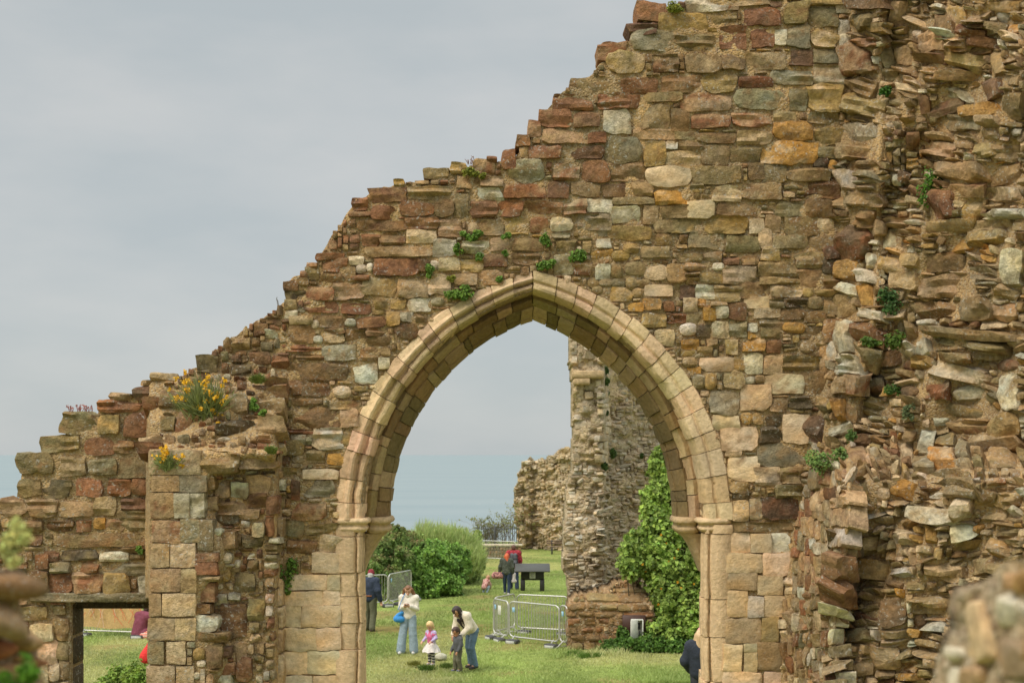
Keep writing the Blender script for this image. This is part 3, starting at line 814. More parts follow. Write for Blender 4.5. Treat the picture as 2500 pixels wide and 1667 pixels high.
for ox, oy, sc, txt in CROPS:
    for q in txt.split():
        x0, y0, x1, y1, k = q.split(",")
        a, b, c, d = ox + int(x0) * sc, oy + int(y0) * sc, ox + int(x1) * sc, oy + int(y1) * sc
        P = pix((a + c) / 2, (b + d) / 2, 15.0)
        if in_arch(P[0], P[2], 1.9): continue
        if W.free(a + 3, b + 3, c - 3, d - 3) < 0.45 and b > sil((a + c) / 2) + 15: continue
        emit_wall(a, b, c, d, k, True)
        W.mark(a - 3, b - 3, c + 3, d + 3)
# rim stones keep the stepped outline rough where the list has none
def par_wall(px, py, rng):
    z = wall_zone(px, py)
    pick = lambda s: s[rng.integers(len(s))]
    if z == "rubble": return None if rng.random() < 0.04 else (12, 76, 8, 27, pick("ttqwpycobegtbt"))
    if z == "return": return None if rng.random() < 0.1 else (8, 26, 16, 52, pick("pgwrtpqgpb"))
    if z == "slope": return None if rng.random() < 0.80 else (10, 44, 7, 24, pick("bprtmgW"))
    if z == "bcore": return None if rng.random() < 0.62 else (12, 46, 8, 30, pick("bptrgewmt"))
    if z == "bashlar": return (14, 80, 14, 56, pick("qpqgc"))
    if z == "left": return None if rng.random() < 0.6 else (16, 72, 9, 26, pick("prtebm"))
    if z == "ashlar": return (16, 92, 16, 56, pick("ccqc"))
    P = pix(px, py, 15.0)
    if in_arch(P[0], P[2], 2.35): return None if rng.random() < 0.3 else (9, 34, 7, 20, pick("cqtpT"))
    if px < 1400 and py < sil(px) + 140: return None if rng.random() < 0.15 else (12, 74, 7, 26, pick("rrbmptb"))
    if py < 0: return (26, 95, 22, 44, pick("tbeyrgw"))
    return None if rng.random() < 0.10 else (9, 62, 6, 24, pick("tteybpgbqte"))
W.fill(par_wall, lambda a, b, c, d, k: emit_wall(a, b, c, d, k))
bufs["masonry"].build("rubble_facing", M_STONE, wall, sharp=26)
bufs["dressed"].build("ashlar_blocks", M_ASHLAR, wall, sharp=32)
bufs["buttress"].build("buttress", M_STONE, wall, sharp=28)
bufs["rubble"].build("broken_core", M_STONE, wall, sharp=28)

# ------------------------------------------------------------------ arch: voussoirs, jambs, capitals, corbels
def arc_pt(l, t, side):
    """point of the pointed arch at ring coordinate l, t=0 springing .. 1 apex; side -1 left / +1 right"""
    h, r = hs_of(l), rise_of(l); R = (h * h + r * r) / (2 * h)
    amax = np.arctan2(r, R - h)
    a = t * amax
    x = (R - h) * -1 + R * np.cos(a)
    return CXA + side * x, ZS + R * np.sin(a)

def sweep_block(buf, prof, t0, t1, side, col, rng, gap=0.010, nseg=4, jamb=None, wob=0.006):
    """one voussoir (or jamb stone when jamb=(z0,z1)) : closed profile of (ring l, depth Y)"""
    prof = np.asarray(prof, float)
    dl, dy = rng.normal(0, 0.03), rng.normal(0, wob * 1.6)
    n = len(prof)
    rings = []
    ts = np.linspace(0, 1, nseg + 1)
    for q, s in enumerate(ts):
        ins = 0.0
        pr = prof.copy()
        if q in (0, nseg):   # arris slightly worn at the joints
            cen = prof.mean(0); pr = cen + (prof - cen) * np.array([0.975, 0.985])
        if jamb is None:
            L = 1.0 / 2.75
            g = gap * L
            t = t0 + g + (t1 - t0 - 2 * g) * s
            x, z = arc_pt(pr[:, 0] + dl, np.full(n, t), side)
        else:
            z0, z1 = jamb
            zz = z0 + gap / 2 + (z1 - z0 - gap) * s
            x = CXA + side * hs_of(pr[:, 0] + dl); z = np.full(n, zz)
        y = pr[:, 1] + dy
        wv = 0.013 * fbm(x * 8, z * 8, y * 8, 51, 3)
        rings.append(np.stack([x + wv, y + wv * 0.8, z + 0 * x], 1))
    v = np.concatenate(rings)
    i, j = np.meshgrid(np.arange(nseg), np.arange(n), indexing='ij'); i, j = i.ravel(), j.ravel(); k = (j + 1) % n
    f = np.stack([i * n + j, i * n + k, (i + 1) * n + k, (i + 1) * n + j], 1)
    if side < 0: f = f[:, ::-1]
    t_ = 1 + 0.10 * fbm(v[:, 0] * 4, v[:, 2] * 4, v[:, 1] * 4, 61, 2)
    cc = col[None] * t_[:, None]
    buf.add(v, f, cc)
    for e in (0, nseg):
        cv = np.concatenate([rings[e], rings[e].mean(0)[None]])
        jj = np.arange(n)
        buf.add(cv, np.stack([jj, (jj + 1) % n, np.full(n, n)], 1), col)

OUT_P = [(2.02, 15.34), (2.02, 15.0), (1.96, 14.975), (1.72, 14.965), (1.66, 14.94), (1.58, 14.925), (1.50, 14.935), (1.45, 14.965), (1.41, 15.005),
         (1.36, 15.015), (1.32, 14.985), (1.24, 14.965), (1.14, 14.97), (1.06, 15.0), (1.01, 15.06), (1.0, 15.14), (1.0, 15.34)]
OUT_R = [(2.06, 15.34), (2.06, 15.0), (2.0, 14.965), (1.62, 14.955), (1.56, 14.962), (1.50, 14.985), (1.45, 14.985), (1.38, 14.962), (1.26, 14.955),
         (1.14, 14.965), (1.06, 15.0), (1.01, 15.06), (1.0, 15.14), (1.0, 15.34)]
INN_P = [(1.04, 15.92), (1.04, 15.33), (0.82, 15.30), (0.74, 15.31), (0.66, 15.34), (0.60, 15.40), (0.57, 15.40), (0.50, 15.38), (0.42, 15.41), (0.26, 15.50),
         (0.14, 15.58), (0.10, 15.62), (0.06, 15.62), (0.0, 15.66), (0.0, 15.92)]
JMB_P = [(2.02, 15.9), (2.02, 15.0), (1.98, 14.975), (1.34, 14.965), (1.28, 14.985), (1.25, 15.03), (1.21, 15.03), (1.17, 14.99), (1.10, 14.985), (1.04, 15.02),
         (1.02, 15.09), (1.06, 15.16), (1.05, 15.19), (1.02, 15.20), (1.01, 15.26), (1.06, 15.36), (1.2, 15.44), (1.27, 15.9)]
def ring_course(seed, prof, count, mat, palette, name, vary=0.25, gap=0.003, dark=1.0):
    rng = np.random.default_rng(seed)
    b = Buf()
    for side in (-1, 1):
        cuts = np.linspace(0, 1, count + 1)
        cuts[1:-1] += rng.uniform(-vary, vary, count - 1) / count
        for a, c in zip(cuts[:-1], cuts[1:]):
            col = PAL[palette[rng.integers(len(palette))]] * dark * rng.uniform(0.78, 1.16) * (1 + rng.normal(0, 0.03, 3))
            # left side: slightly warmer stones, darker towards the crown
            mid = (a + c) / 2
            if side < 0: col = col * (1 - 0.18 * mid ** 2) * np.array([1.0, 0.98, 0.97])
            pr = prof if not callable(prof) else prof(side)
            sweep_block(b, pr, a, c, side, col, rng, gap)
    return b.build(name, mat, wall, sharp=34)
INN_A = [(1.04, 15.62), (1.04, 15.33), (0.82, 15.30), (0.74, 15.31), (0.66, 15.34), (0.60, 15.40), (0.57, 15.41), (0.53, 15.43), (0.52, 15.62)]
INN_B = [(0.80, 15.92), (0.80, 15.46), (0.50, 15.42), (0.42, 15.43), (0.26, 15.50), (0.14, 15.58), (0.10, 15.62), (0.06, 15.62), (0.0, 15.66), (0.0, 15.92)]
ring_course(3, lambda s: OUT_P if s < 0 else OUT_R, 15, M_ASHLAR, "ccccq", "outer_arch_ring")
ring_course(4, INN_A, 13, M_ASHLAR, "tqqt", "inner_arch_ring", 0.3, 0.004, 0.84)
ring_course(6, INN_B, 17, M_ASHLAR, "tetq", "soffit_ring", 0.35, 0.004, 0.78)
# joint bed behind the voussoirs
jb = Buf(); rng0 = np.random.default_rng(8)
for side in (-1, 1):
    sweep_block(jb, [(1.96, 15.60), (1.96, 15.03), (1.62, 15.0), (1.45, 15.04), (1.1, 15.02), (1.06, 15.12), (1.06, 15.60)], 0, 1, side, lin(166, 138, 100), rng0, 0.0, 40)
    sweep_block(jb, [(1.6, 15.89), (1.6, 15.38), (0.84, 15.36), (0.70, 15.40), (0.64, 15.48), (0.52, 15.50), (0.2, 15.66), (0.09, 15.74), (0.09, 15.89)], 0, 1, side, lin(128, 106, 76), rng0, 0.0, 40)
    sweep_block(jb, [(1.98, 15.87), (1.98, 15.0), (1.3, 15.01), (1.16, 15.06), (1.10, 15.20), (1.08, 15.31), (1.24, 15.48), (1.31, 15.87)], 0, 1, side, lin(170, 142, 104), rng0, 0.0, 6, (CAMZ - 4.4, ZS - 0.02))
jb.build("joint_mortar", M_MORTAR, wall)
for side, zcuts in ((-1, [4.06, 3.93, 3.55, 3.30, 3.02, 2.74, 2.36, 2.00, 1.72, 1.3, 0.8, 0.4]), (1, [4.06, 3.96, 3.27, 2.87, 2.40, 2.03, 1.62, 1.2, 0.8, 0.4])):
    b = Buf(); rng = np.random.default_rng(20 + side)
    for z1, z0 in zip(zcuts[:-1], zcuts[1:]):
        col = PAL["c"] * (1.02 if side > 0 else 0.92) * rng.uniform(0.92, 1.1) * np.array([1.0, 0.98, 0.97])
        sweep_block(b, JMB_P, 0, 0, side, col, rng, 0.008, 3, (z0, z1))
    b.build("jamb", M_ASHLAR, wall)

def moulded(buf, x0, x1, y0, y1, levels, col, rng):
    """stack of rectangular rings with chamfered corners; levels = (z, outset in x, outset in y)"""
    rings = []
    for z, ox, oy in levels:
        a, c, d, e = x0 - ox[0], x1 + ox[1], y0 - oy, y1
        q = min(0.05, (c - a) * 0.3)
        pts = [(a + q, d), ((a + c) / 2, d - 0.004), (c - q, d), (c, d + q), (c, (d + e) / 2), (c, e), (a, e), (a, (d + e) / 2), (a, d + q)]
        rings.append([(px_, py_, z) for px_, py_ in pts])
    v = np.array(rings); m, n, _ = v.shape
    wv = fbm(v[..., 0] * 12, v[..., 1] * 12, v[..., 2] * 12, 71, 2) * 0.007
    v[..., 0] += wv; v[..., 1] += wv
    i, j = np.meshgrid(np.arange(m - 1), np.arange(n), indexing='ij'); i, j = i.ravel(), j.ravel(); k = (j + 1) % n
    vv = v.reshape(-1, 3)
    t_ = 1 + 0.12 * fbm(vv[:, 0] * 5, vv[:, 1] * 5, vv[:, 2] * 5, 73, 2)
    buf.add(vv, np.stack([i * n + j, (i + 1) * n + j, (i + 1) * n + k, i * n + k], 1), col[None] * t_[:, None])
    for e in (0, m - 1):
        buf.add(np.concatenate([v[e], v[e].mean(0)[None]]), np.stack([np.arange(n), (np.arange(n) + 1) % n, np.full(n, n)], 1), col)
H0, H1, H2 = float(hs_of(0)), float(hs_of(1)), float(hs_of(2))
CAPLEV = [(0.0, 0.035), (-0.012, 0.05), (-0.035, 0.058), (-0.055, 0.05), (-0.065, 0.022), (-0.085, 0.018), (-0.10, 0.03), (-0.12, 0.034), (-0.135, 0.02), (-0.15, 0.004)]
for side in (-1, 1):
    rng = np.random.default_rng(30 + side)
    b = Buf()
    xa, xb = sorted((CXA + side * H1 * 1.0, CXA + side * (H2 - 0.02)))
    lev = [(ZS + 0.02 + z, (o if side > 0 else o * 0.5, o if side < 0 else o * 0.5), o) for z, o in CAPLEV][::-1]
    moulded(b, xa, xb, 15.0, 15.4, lev, PAL["c"] * 1.0, rng)
    b.build("capital", M_ASHLAR, wall)
    b = Buf()
    xa, xb = sorted((CXA + side * (H0 + 0.03), CXA + side * H1))
    lev = [(ZS + 0.012 + z * 1.15, (o if side > 0 else 0.0, o if side < 0 else 0.0), o) for z, o in CAPLEV][::-1]
    moulded(b, xa, xb, 15.36, 15.92, lev, PAL["q"] * 0.95, rng)
    b.build("capital", M_ASHLAR, wall)
    # corbel: hollow curve from the capital back to the jamb
    b = Buf()
    lev = []
    for q in np.linspace(0, 1, 9):
        back = (H1 + 0.06 - H0 - 0.03) * (q ** 0.62)
        z = ZS - 0.165 - 0.44 * q
        if side < 0: lev.append((z, (0.0, -back), -0.10 * q))
        else: lev.append((z, (-back, 0.0), -0.10 * q))
    xa, xb = sorted((CXA + side * (H0 + 0.03), CXA + side * (H1 + 0.08)))
    moulded(b, xa, xb, 15.38, 15.9, lev[::-1], PAL["q"] * 0.9, rng)
    b.build("corbel", M_ASHLAR, wall)

# lintels over the small opening, jamb reveal
b = Buf(); rng = np.random.default_rng(44)
P, U, V, N, w, h = pix(222, 1457, 14.99), np.array([1., 0, 0]), np.array([0, 0, 1.]), np.array([0, -1., 0]), 300 / 231.5, 26 / 231.5
stone(b, P, U, V, N, w, h, 0.07, PAL["g"] * 0.95, rng, 0.08, 12, 0.8, 0.35, 0.03, 0.5, 0.0, 0.02)
box(b, pix(268, 1466, 15.27) + np.array([0, 0.0, 0.03]), (0.98, 0.26, 0.20), PAL["k"] * 0.8, 0.015)  # rear lintel coloured dark to stand in for the shade behind the front one
b.build("lintel", M_STONE, wall)
b = Buf()
for z1, z0 in zip([3.22, 2.86, 2.55, 2.2, 1.9, 1.5], [2.87, 2.56, 2.21, 1.91, 1.51, 1.1]):
    box(b, (-4.72, 15.235, (z0 + z1) / 2), (0.16, 0.37, z1 - z0 - 0.012), PAL["k"] * rng.uniform(0.8, 1.1) * 1.3, 0.014)
b.build("window_reveal", M_STONE, wall)
# leaves and blooms
def leaf_cards(buf, c, d, size, col, rng, asp=0.6, fold=0.25):
    """leaf quads with a fold: c centres, d facing directions"""
    n = len(c)
    d = d / (np.linalg.norm(d, axis=1)[:, None] + 1e-9)
    r = rng.normal(0, 1, (n, 3)); u = np.cross(d, r); u /= np.linalg.norm(u, axis=1)[:, None] + 1e-9
    w = np.cross(d, u)
    s = (size * rng.uniform(0.45, 1.4, n))[:, None]
    tip, base = c + u * s * 0.5, c - u * s * 0.5
    l, r_ = c + w * s * asp * 0.5 + d * s * fold, c - w * s * asp * 0.5 + d * s * fold
    v = np.stack([base, l, tip, r_], 1).reshape(-1, 3)
    k = np.arange(n) * 4
    f = np.concatenate([np.stack([k, k + 1, k + 2], 1), np.stack([k, k + 2, k + 3], 1)])
    cc = np.repeat(col, 4, 0) if np.ndim(col) == 2 else col
    buf.add(v, f, cc)

def leafcol(rng, n, base, dark=0.5, var=0.3, warm=0.1):
    t = rng.beta(2, 2, n)[:, None]
    c = base[None] * (dark + (1.25 - dark) * t)
    return c * (1 + rng.normal(0, 0.08, (n, 1)) * np.array([[1.2, 0.4, 0.2]])) * (1 + var * 0)

def blob_points(blobs, n, rng, shell=0.35):
    """points in a union of ellipsoids, crowded near their surfaces, clumpy"""
    vol = np.array([b[1][0] * b[1][2] for b in blobs]); pk = rng.choice(len(blobs), n, p=vol / vol.sum())
    d = rng.normal(0, 1, (n, 3)); d /= np.linalg.norm(d, axis=1)[:, None]
    rad = 1 - shell * rng.random(n) ** 1.5
    C = np.array([b[0] for b in blobs])[pk]; R = np.array([b[1] for b in blobs])[pk]
    lump = 1 + 0.30 * fbm(d[:, 0] * 3.1 + pk * 3.1, d[:, 1] * 3.1, d[:, 2] * 3.1 + pk, 81, 3)
    return C + d * R * (rad * lump)[:, None], d

# ------------------------------------------------------------------ plants on the wall
GREEN = lin(116, 148, 58)
def wall_plant(px, py, r, label, tall=1.0, base=GREEN, dens=1.0, leaf=0.035, kind="leafy", name="wall_plant", cat="plant", seed=0):
    rng = np.random.default_rng(int(px * 7 + py))
    D = float(D_wall(px, py))
    P = pix(px, py, D - (0.17 if px > 1950 else 0.06))
    R = r / F * D
    b = Buf()
    n = int(110 * dens * (1 + (R / 0.06) ** 1.5))
    if kind == "leafy":
        nb = 5
        blobs = []
        for i in range(nb):
            o = rng.normal(0, 0.42, 3) * np.array([R, R * 0.3, R * tall])
            blobs.append((P + o, np.array([R, R * 0.7, R * tall]) * rng.uniform(0.35, 0.75)))
        c, d = blob_points(blobs, n, rng, 0.6)
        d = d + np.array([0, -0.6, 0.5])
        leaf_cards(b, c, d, leaf, leafcol(rng, n, base, 0.35), rng, 0.75)
    else:   # grassy blades
        for i in range(int(n * 0.7)):
            a = rng.uniform(-1.2, 1.2); L = R * rng.uniform(0.7, 1.6)
            q = P + rng.normal(0, 0.25, 3) * R * np.array([1, 0.3, 0.3])
            e = q + np.array([math.sin(a) * L, -abs(rng.normal(0, 0.5)) * L, math.cos(a) * L * tall])
            s = np.array([0.006, 0, 0.0])
            m_ = (q + e) / 2 + np.array([0, -0.02, 0.02])
            b.add([q - s, q + s, m_ + s * 0.8, m_ - s * 0.8, e], [[0, 1, 2, 3]], base * rng.uniform(0.6, 1.3))
            b.f3.append(np.array([[b.n - 3, b.n - 2, b.n - 1]])[:, [1, 0, 2]])
    o = b.build(name, M_LEAF, None, False)
    tag(o, label, cat, "green plants rooted in the wall")
    return o

YG = lin(140, 142, 52)
PL = [
 (1147, 418, 17, "yellow-green moss cushion on the sloping wall top left of centre", 0.7, YG), (1177, 431, 8, "tiny round moss dab beside the larger moss cushion on the wall top", 0.8, YG),
 (1150, 577, 19, "wide bright green tuft below the yellow lichen stones above the arch", 0.6, GREEN), (1235, 577, 9, "small green tuft under the orange-lichened square stone", 0.7, GREEN),
 (1333, 588, 10, "narrow upright green tuft between stones above and right of the arch tip", 1.9, GREEN), (1412, 624, 21, "largest bushy green tuft above the arch, right of the tip", 0.9, GREEN),
 (1335, 646, 20, "wide green tuft just above the right side of the arch tip", 0.7, GREEN), (1117, 608, 9, "narrow green tuft at the right end of a pale round stone", 1.6, GREEN),
 (1170, 627, 9, "small flat green tuft left of the dark triangular stone", 0.7, GREEN), (1232, 616, 6, "tiniest green sprig above the arch tip", 0.7, GREEN),
 (1053, 657, 12, "green tuft against a small white flint left of the arch tip", 1.1, GREEN), (1217, 681, 9, "small round green tuft touching the arch just left of its tip", 0.9, GREEN),
 (1127, 712, 29, "wide leafy clump lying on the left shoulder of the arch", 0.55, GREEN), (1103, 678, 7, "tiny yellowish sprig between the pink blocks left of the arch tip", 0.9, YG),
 (1643, 16, 20, "lime green moss on the stones at the very top of the wall", 0.55, YG), (643, 1008, 11, "small grassy tuft on the mortar slope left of the arch", 0.7, GREEN),
 (622, 988, 10, "dark green sprig under the red stone on the mortar slope", 1.1, GREEN), (338, 1343, 10, "small dark green sprig in the low wall above the window opening", 0.8, GREEN),
 (700, 1398, 22, "dangling green ivy in the corner between buttress and wall", 1.7, GREEN * 0.8), (2023, 1136, 52, "big soft green cushion plant on the broken wall edge at right", 0.9, lin(132, 158, 84)),
 (2080, 1064, 14, "green sprig above the cushion plant beside a dark pebble", 1.3, lin(100, 125, 60)), (2125, 835, 24, "low green mat on a stone ledge of the broken right wall", 0.55, lin(100, 125, 50)),
 (2187, 827, 24, "ragged green clump right of the low mat on the broken wall", 0.9, lin(100, 125, 50)), (2177, 959, 17, "round green clump under the brown hollow stone at right", 1.0, lin(84, 116, 48)),
 (2219, 1004, 13, "grey-green wisp right of the olive slab in the broken wall", 1.3, lin(116, 128, 84)), (2272, 457, 25, "tall bright green fern hanging high on the broken right wall", 1.8, lin(96, 134, 44)),
 (2165, 731, 26, "spiky dark green tuft halfway up the broken right wall", 1.0, lin(84, 116, 60)), (2161, 224, 14, "deep green sprig in the dark recess at the top right", 1.2, lin(70, 110, 30))]
for q in PL:
    wall_plant(q[0], q[1], q[2], q[3], q[4], q[5])
wall_plant(630, 934, 20, "short grass tuft on the mortar slope beside the red stone", 0.8, lin(120, 132, 66), 1.2, 0.03, "grass")
wall_plant(663, 1106, 16, "spiky grass tuft on the buttress shoulder", 0.9, lin(120, 132, 66), 1.0, 0.03, "grass")

def flower_plant(px, py, r, label, nfl, nbl):
    rng = np.random.default_rng(int(px))
    D = float(D_wall(px, py)) - 0.04
    P = pix(px, py + r * 0.75, D); R = r / F * D
    t = thing("wallflower", label, "flower", tuple(P))
    b = Buf()
    gc = lin(150, 158, 104)
    tips = []
    for i in range(nbl):
        a = rng.normal(-0.12, 0.85); L = R * rng.uniform(0.5, 1.8)
        q = P + np.array([rng.normal(0, 0.3) * R, rng.normal(0, 0.2) * R, rng.normal(0, 0.15) * R])
        e = q + np.array([math.sin(a) * L, -abs(rng.normal(0.2, 0.35)) * L, math.cos(a) * L])
        m_ = q * 0.5 + e * 0.5 + np.array([math.sin(a) * 0.04, 0, 0.03])
        s = np.array([0.005, 0.003, 0])
        b.add([q - s, q + s, m_ + s, m_ - s], [[0, 1, 2, 3]], gc * rng.uniform(0.45, 1.15) * np.array([1, 1, 0.8]))
        b.add([m_ - s, m_ + s, e], [[0, 1, 2]], gc * rng.uniform(0.6, 1.25))
        tips.append(e)
    tips = np.array(tips); pk = rng.choice(len(tips), nfl, replace=False)
    for e in tips[pk]:
        e = e + np.array([0, -0.02, 0.01])
        c = lin(232, 178, 34) * rng.uniform(0.75, 1.1)
        fl = Buf()
        for k in range(9):
            o = rng.normal(0, 0.013, 3)
            leaf_cards(fl, o[None], np.array([[rng.normal(0, .6), -1, rng.normal(0.3, .6)]]), 0.03, c[None] * rng.uniform(0.8, 1.15), rng, 0.9, 0.1)
        fo = fl.build("flower", M_LEAF, t, False); fo.location = tuple(e - P)
    for k in range(len(b.v)): b.v[k] = b.v[k] - P
    b.build("foliage", M_LEAF, t, False)
flower_plant(500, 975, 58, "large yellow wallflower clump growing on the wall above the buttress", 60, 760)
flower_plant(408, 1122, 26, "small yellow wallflower hanging on the top block of the buttress", 12, 150)

def stalks(px, py, w, h, n, label, col, head):
    rng = np.random.default_rng(int(px + 3))
    D = float(D_wall(px, py + 20))
    B0 = pix(px, py, D)
    t = thing("stonecrop" if head > 0.015 else "dry_weed", label, "plant", tuple(B0))
    for i in range(n):
        b = Buf()
        q = pix(px + rng.uniform(-w, w), py, D + rng.uniform(0, 0.15)) - B0; L = h / F * D * rng.uniform(0.5, 1.1)
        e = q + np.array([rng.normal(0, 0.25) * L, 0, L])
        tube(b, [q, (q + e) / 2 + np.array([0.004, 0, 0]), e], 0.003, col * 0.7, 4)
        for k in range(3): leaf_cards(b, (e + rng.normal(0, 0.006, 3))[None], rng.normal(0, 1, (1, 3)), head, col[None] * rng.uniform(0.8, 1.2), rng, 0.8)
        b.build("stem", M_LEAF, t, False)
stalks(196, 1006, 30, 16, 26, "reddish stonecrop on top of the squared stone of the low left wall", lin(176, 110, 98), 0.02)
stalks(680, 772, 6, 42, 5, "thin dry weed stalk leaning out from the stepped wall edge", lin(120, 104, 80), 0.010)

stalks(1152, 402, 10, 18, 9, "tiny reddish weeds on the wall crest beside the moss cushion", lin(150, 104, 84), 0.014)
stalks(1290, 345, 8, 14, 8, "dry grass wisps on the stepped wall crest above the big grey cobble", lin(150, 132, 86), 0.008)
# ------------------------------------------------------------------ distant ruins
def D_tower(px, py):
    px, py = np.broadcast_arrays(np.asarray(px, float), np.asarray(py, float))
    d = 37.0 + 0.10 * fbm(px / 26.0, py / 17.0, px * 0.0, 4, 3) - 0.5 * sst(1180, 1330, py) * (1 - sst(1470, 1484, px))
    back = sst(1474, 1488, px)
    d = d + back * 1.2 + np.clip(px - 1488, 0, 400) / 230.0 * 3.2
    d = d + 0.2 * np.sin(py / 27.0 + px / 31.0) * sst(1488, 1500, px) * 0.4
    return d
TL = np.array([(760, 1392), (832, 1393), (870, 1394), (880, 1391), (905, 1397), (1059, 1401), (1110, 1398), (1146, 1399), (1187, 1386), (1278, 1379), (1365, 1376), (1392, 1374), (1414, 1387), (1470, 1390), (1700, 1390)], float)
def in_tower(px, py):
    return (px > np.interp(py, TL[:, 0], TL[:, 1])) & (px < 1730) & (py > 745 + 8 * np.sin(px / 9.0)) & (py < 1580)
tower = thing("ruined_tower", "tall ruined tower corner standing behind the right side of the arch", "ruin")
def far_ruin(par, Df, inside, x0, x1, y0, y1, seed, step, mcol, wr, hr, pals, proud, skip, tilt=0.0, thick=1.6, names=("mortar", "rubble_facing"), cell=2):
    Fc = Face(Df, x0, x1, y0, y1, inside, cell, seed)
    b = Buf(); Fc.sheet(inside, step, b, mcol, 0.07, thick, None, 2.5); b.build(names[0], M_MORTAR_FAR, par)
    sb = Buf()
    def emit(a, b_, c, d, k):
        rng = Fc.rng
        g = 0.4
        P, U, V, N, w, h = Fc.frame(a + g, b_ + g, c - g, d - g)
        w, h = min(w, 1.1), min(h, 0.6)
        ang = rng.normal(0, 0.06) + tilt
        U, V = U * math.cos(ang) + V * math.sin(ang), V * math.cos(ang) - U * math.sin(ang)
        kk = k.lower()
        col = (PAL[kk] * 0.42 + mcol * 0.58) * rng.uniform(0.8, 1.25); col = col * 0.8 + col.mean() * 0.2
        dr = par is tower and a < 1472 and b_ < 1120
        stone(sb, P, U, V, N, w, h, 0.03 if dr else rng.uniform(*proud), col, rng, rng.uniform(0.05, 0.4), rng.uniform(6, 11), 0.5, 0.12, 0.07, 0.5 if dr else 1.4, 0.02 if dr else 0.16, 0.06 if dr else 0.22)
    def parf(px, py, rng):
        if rng.random() < skip: return None
        p_ = pals(px, py)
        if par is tower and px < 1472 and py < 1120: return (14, 40, 9, 22, 'qctq'[rng.integers(4)])
        return (wr[0], wr[1], hr[0], hr[1], p_[rng.integers(len(p_))])
    Fc.fill(parf, emit)
    sb.build(names[1], M_FAR, par, sharp=28)
far_ruin(tower, D_tower, in_tower, 1366, 1732, 736, 1584, 5, 3, lin(190, 170, 136), (7, 44), (4, 11), lambda x, y: "qwptwgqbw" if x < 1476 and y > 1130 else ("tqtgpye" if x < 1476 else "ttebgpeb"), (0.025, 0.07), 0.30)
# dressed corbel stones on the tower corner
b = Buf()
for (a, c, y0, y1) in ((1396, 1474, 905, 924), (1400, 1440, 924, 940)):
    P0, P1 = pix(a, y1, 36.9), pix(c, y0, 36.9)
    box(b, (P0 + P1) / 2, (abs(P1[0] - P0[0]), 0.4, abs(P1[2] - P0[2])), PAL["q"] * 0.9, 0.03)
b.build("corbel", M_FAR, tower)
b = Buf(); rngT = np.random.default_rng(77); blobs = []
for (px, py, r) in ((1478, 904, 7), (1478, 930, 8), (1480, 1008, 5), (1494, 1107, 10), (1476, 1137, 7), (1482, 960, 5), (1566, 1112, 5)):
    P = pix(px, py, float(D_tower(px, py)) - 0.1); blobs.append((P, np.array([r, r * 0.5, r * 1.2]) / F * 38))
c_, d_ = blob_points(blobs, 1500, rngT, 0.6); leaf_cards(b, c_, d_ + np.array([0, -0.5, 0.4]), 0.07, leafcol(rngT, 1500, lin(84, 108, 48), 0.4), rngT, 0.8)
tag(b.build("tower_ivy", M_LEAF, None, False), "small ivy patches climbing the corner of the ruined tower", "ivy")

def blk_top(px): return 5 * vnoise(np.asarray(px, float) / 7.0, 0.0 * np.asarray(px, float), 0.0 * np.asarray(px, float), 3) + np.interp(px, [1384, 1391, 1440, 1470, 1500, 1530, 1556, 1562, 1600], [1470, 1462, 1448, 1440, 1427, 1412, 1402, 1440, 1470])
def D_block(px, py):
    px, py = np.broadcast_arrays(np.asarray(px, float), np.asarray(py, float))
    return 34.7 + 0.9 * np.clip((1478 - py) / 60.0, 0, 1) + 0 * px
def in_block(px, py):
    return (py > blk_top(px)) & (px > 1386 + 2.5 * np.sin(py / 8.0)) & (px < 1596) & (py < 1602)
stump = thing("wall_stump", "low brown stone wall stump with sloping top below the ruined tower", "ruin")
BK = Face(D_block, 1380, 1600, 1396, 1604, in_block, 2, 9)
b = Buf(); BK.sheet(in_block, 3, b, lin(160, 128, 90), 0.06, 1.3, None, 3.0); b.build("mortar", M_MORTAR_FAR, stump)
sb = Buf()
BLK = """94,84,122,91,e 107,85,118,91,e 119,79,145,83,t 119,84,142,92,b 80,91,94,97,b 95,91,103,96,b 104,92,120,97,e 120,92,132,98,e 132,92,145,98,b 146,93,150,97,w
79,98,86,102,b 87,98,100,102,b 100,98,124,103,b 124,98,150,103,r 79,103,90,110,r 92,103,102,110,b 104,103,113,110,r 117,103,123,110,b 80,111,87,116,b 89,111,101,116,r 102,111,108,116,r
81,117,94,122,b 95,117,106,123,b 107,116,112,122,m 92,123,102,129,t 103,123,113,130,t 114,117,124,124,b 80,123,92,130,e 113,125,122,131,b"""
for q in BLK.split():
    x0, y0, x1, y1, k = q.split(","); s_ = 10 / 3.358
    a, b_, c, d = 1150 + int(x0) * s_, 1200 + int(y0) * s_, 1150 + int(x1) * s_, 1200 + int(y1) * s_
    if BK.free(a + 1, b_ + 1, c - 1, d - 1) < 0.4: continue
    P, U, V, N, w, h = BK.frame(a + .6, b_ + .6, c - .6, d - .6)
    stone(sb, P, U, V, N, w, h, 0.08, (PAL[k] * .7 + PAL['t'] * .3) * BK.rng.uniform(0.85, 1.2), BK.rng, 0.2, 8, 0.4, 0.15, 0.06, 1.0)
    BK.mark(a - 1, b_ - 1, c + 1, d + 1)
def emb(a, b_, c, d, k):
    P, U, V, N, w, h = BK.frame(a + .6, b_ + .6, c - .6, d - .6)
    stone(sb, P, U, V, N, w, h, BK.rng.uniform(0.04, 0.1), PAL[k] * BK.rng.uniform(0.8, 1.1), BK.rng, 0.5, 5, 0.4, 0.15, 0.07, 1.2)
BK.fill(lambda px, py, rng: None if rng.random() < 0.5 else (6, 26, 4, 12, "tbetqtp"[rng.integers(7)]), emb)
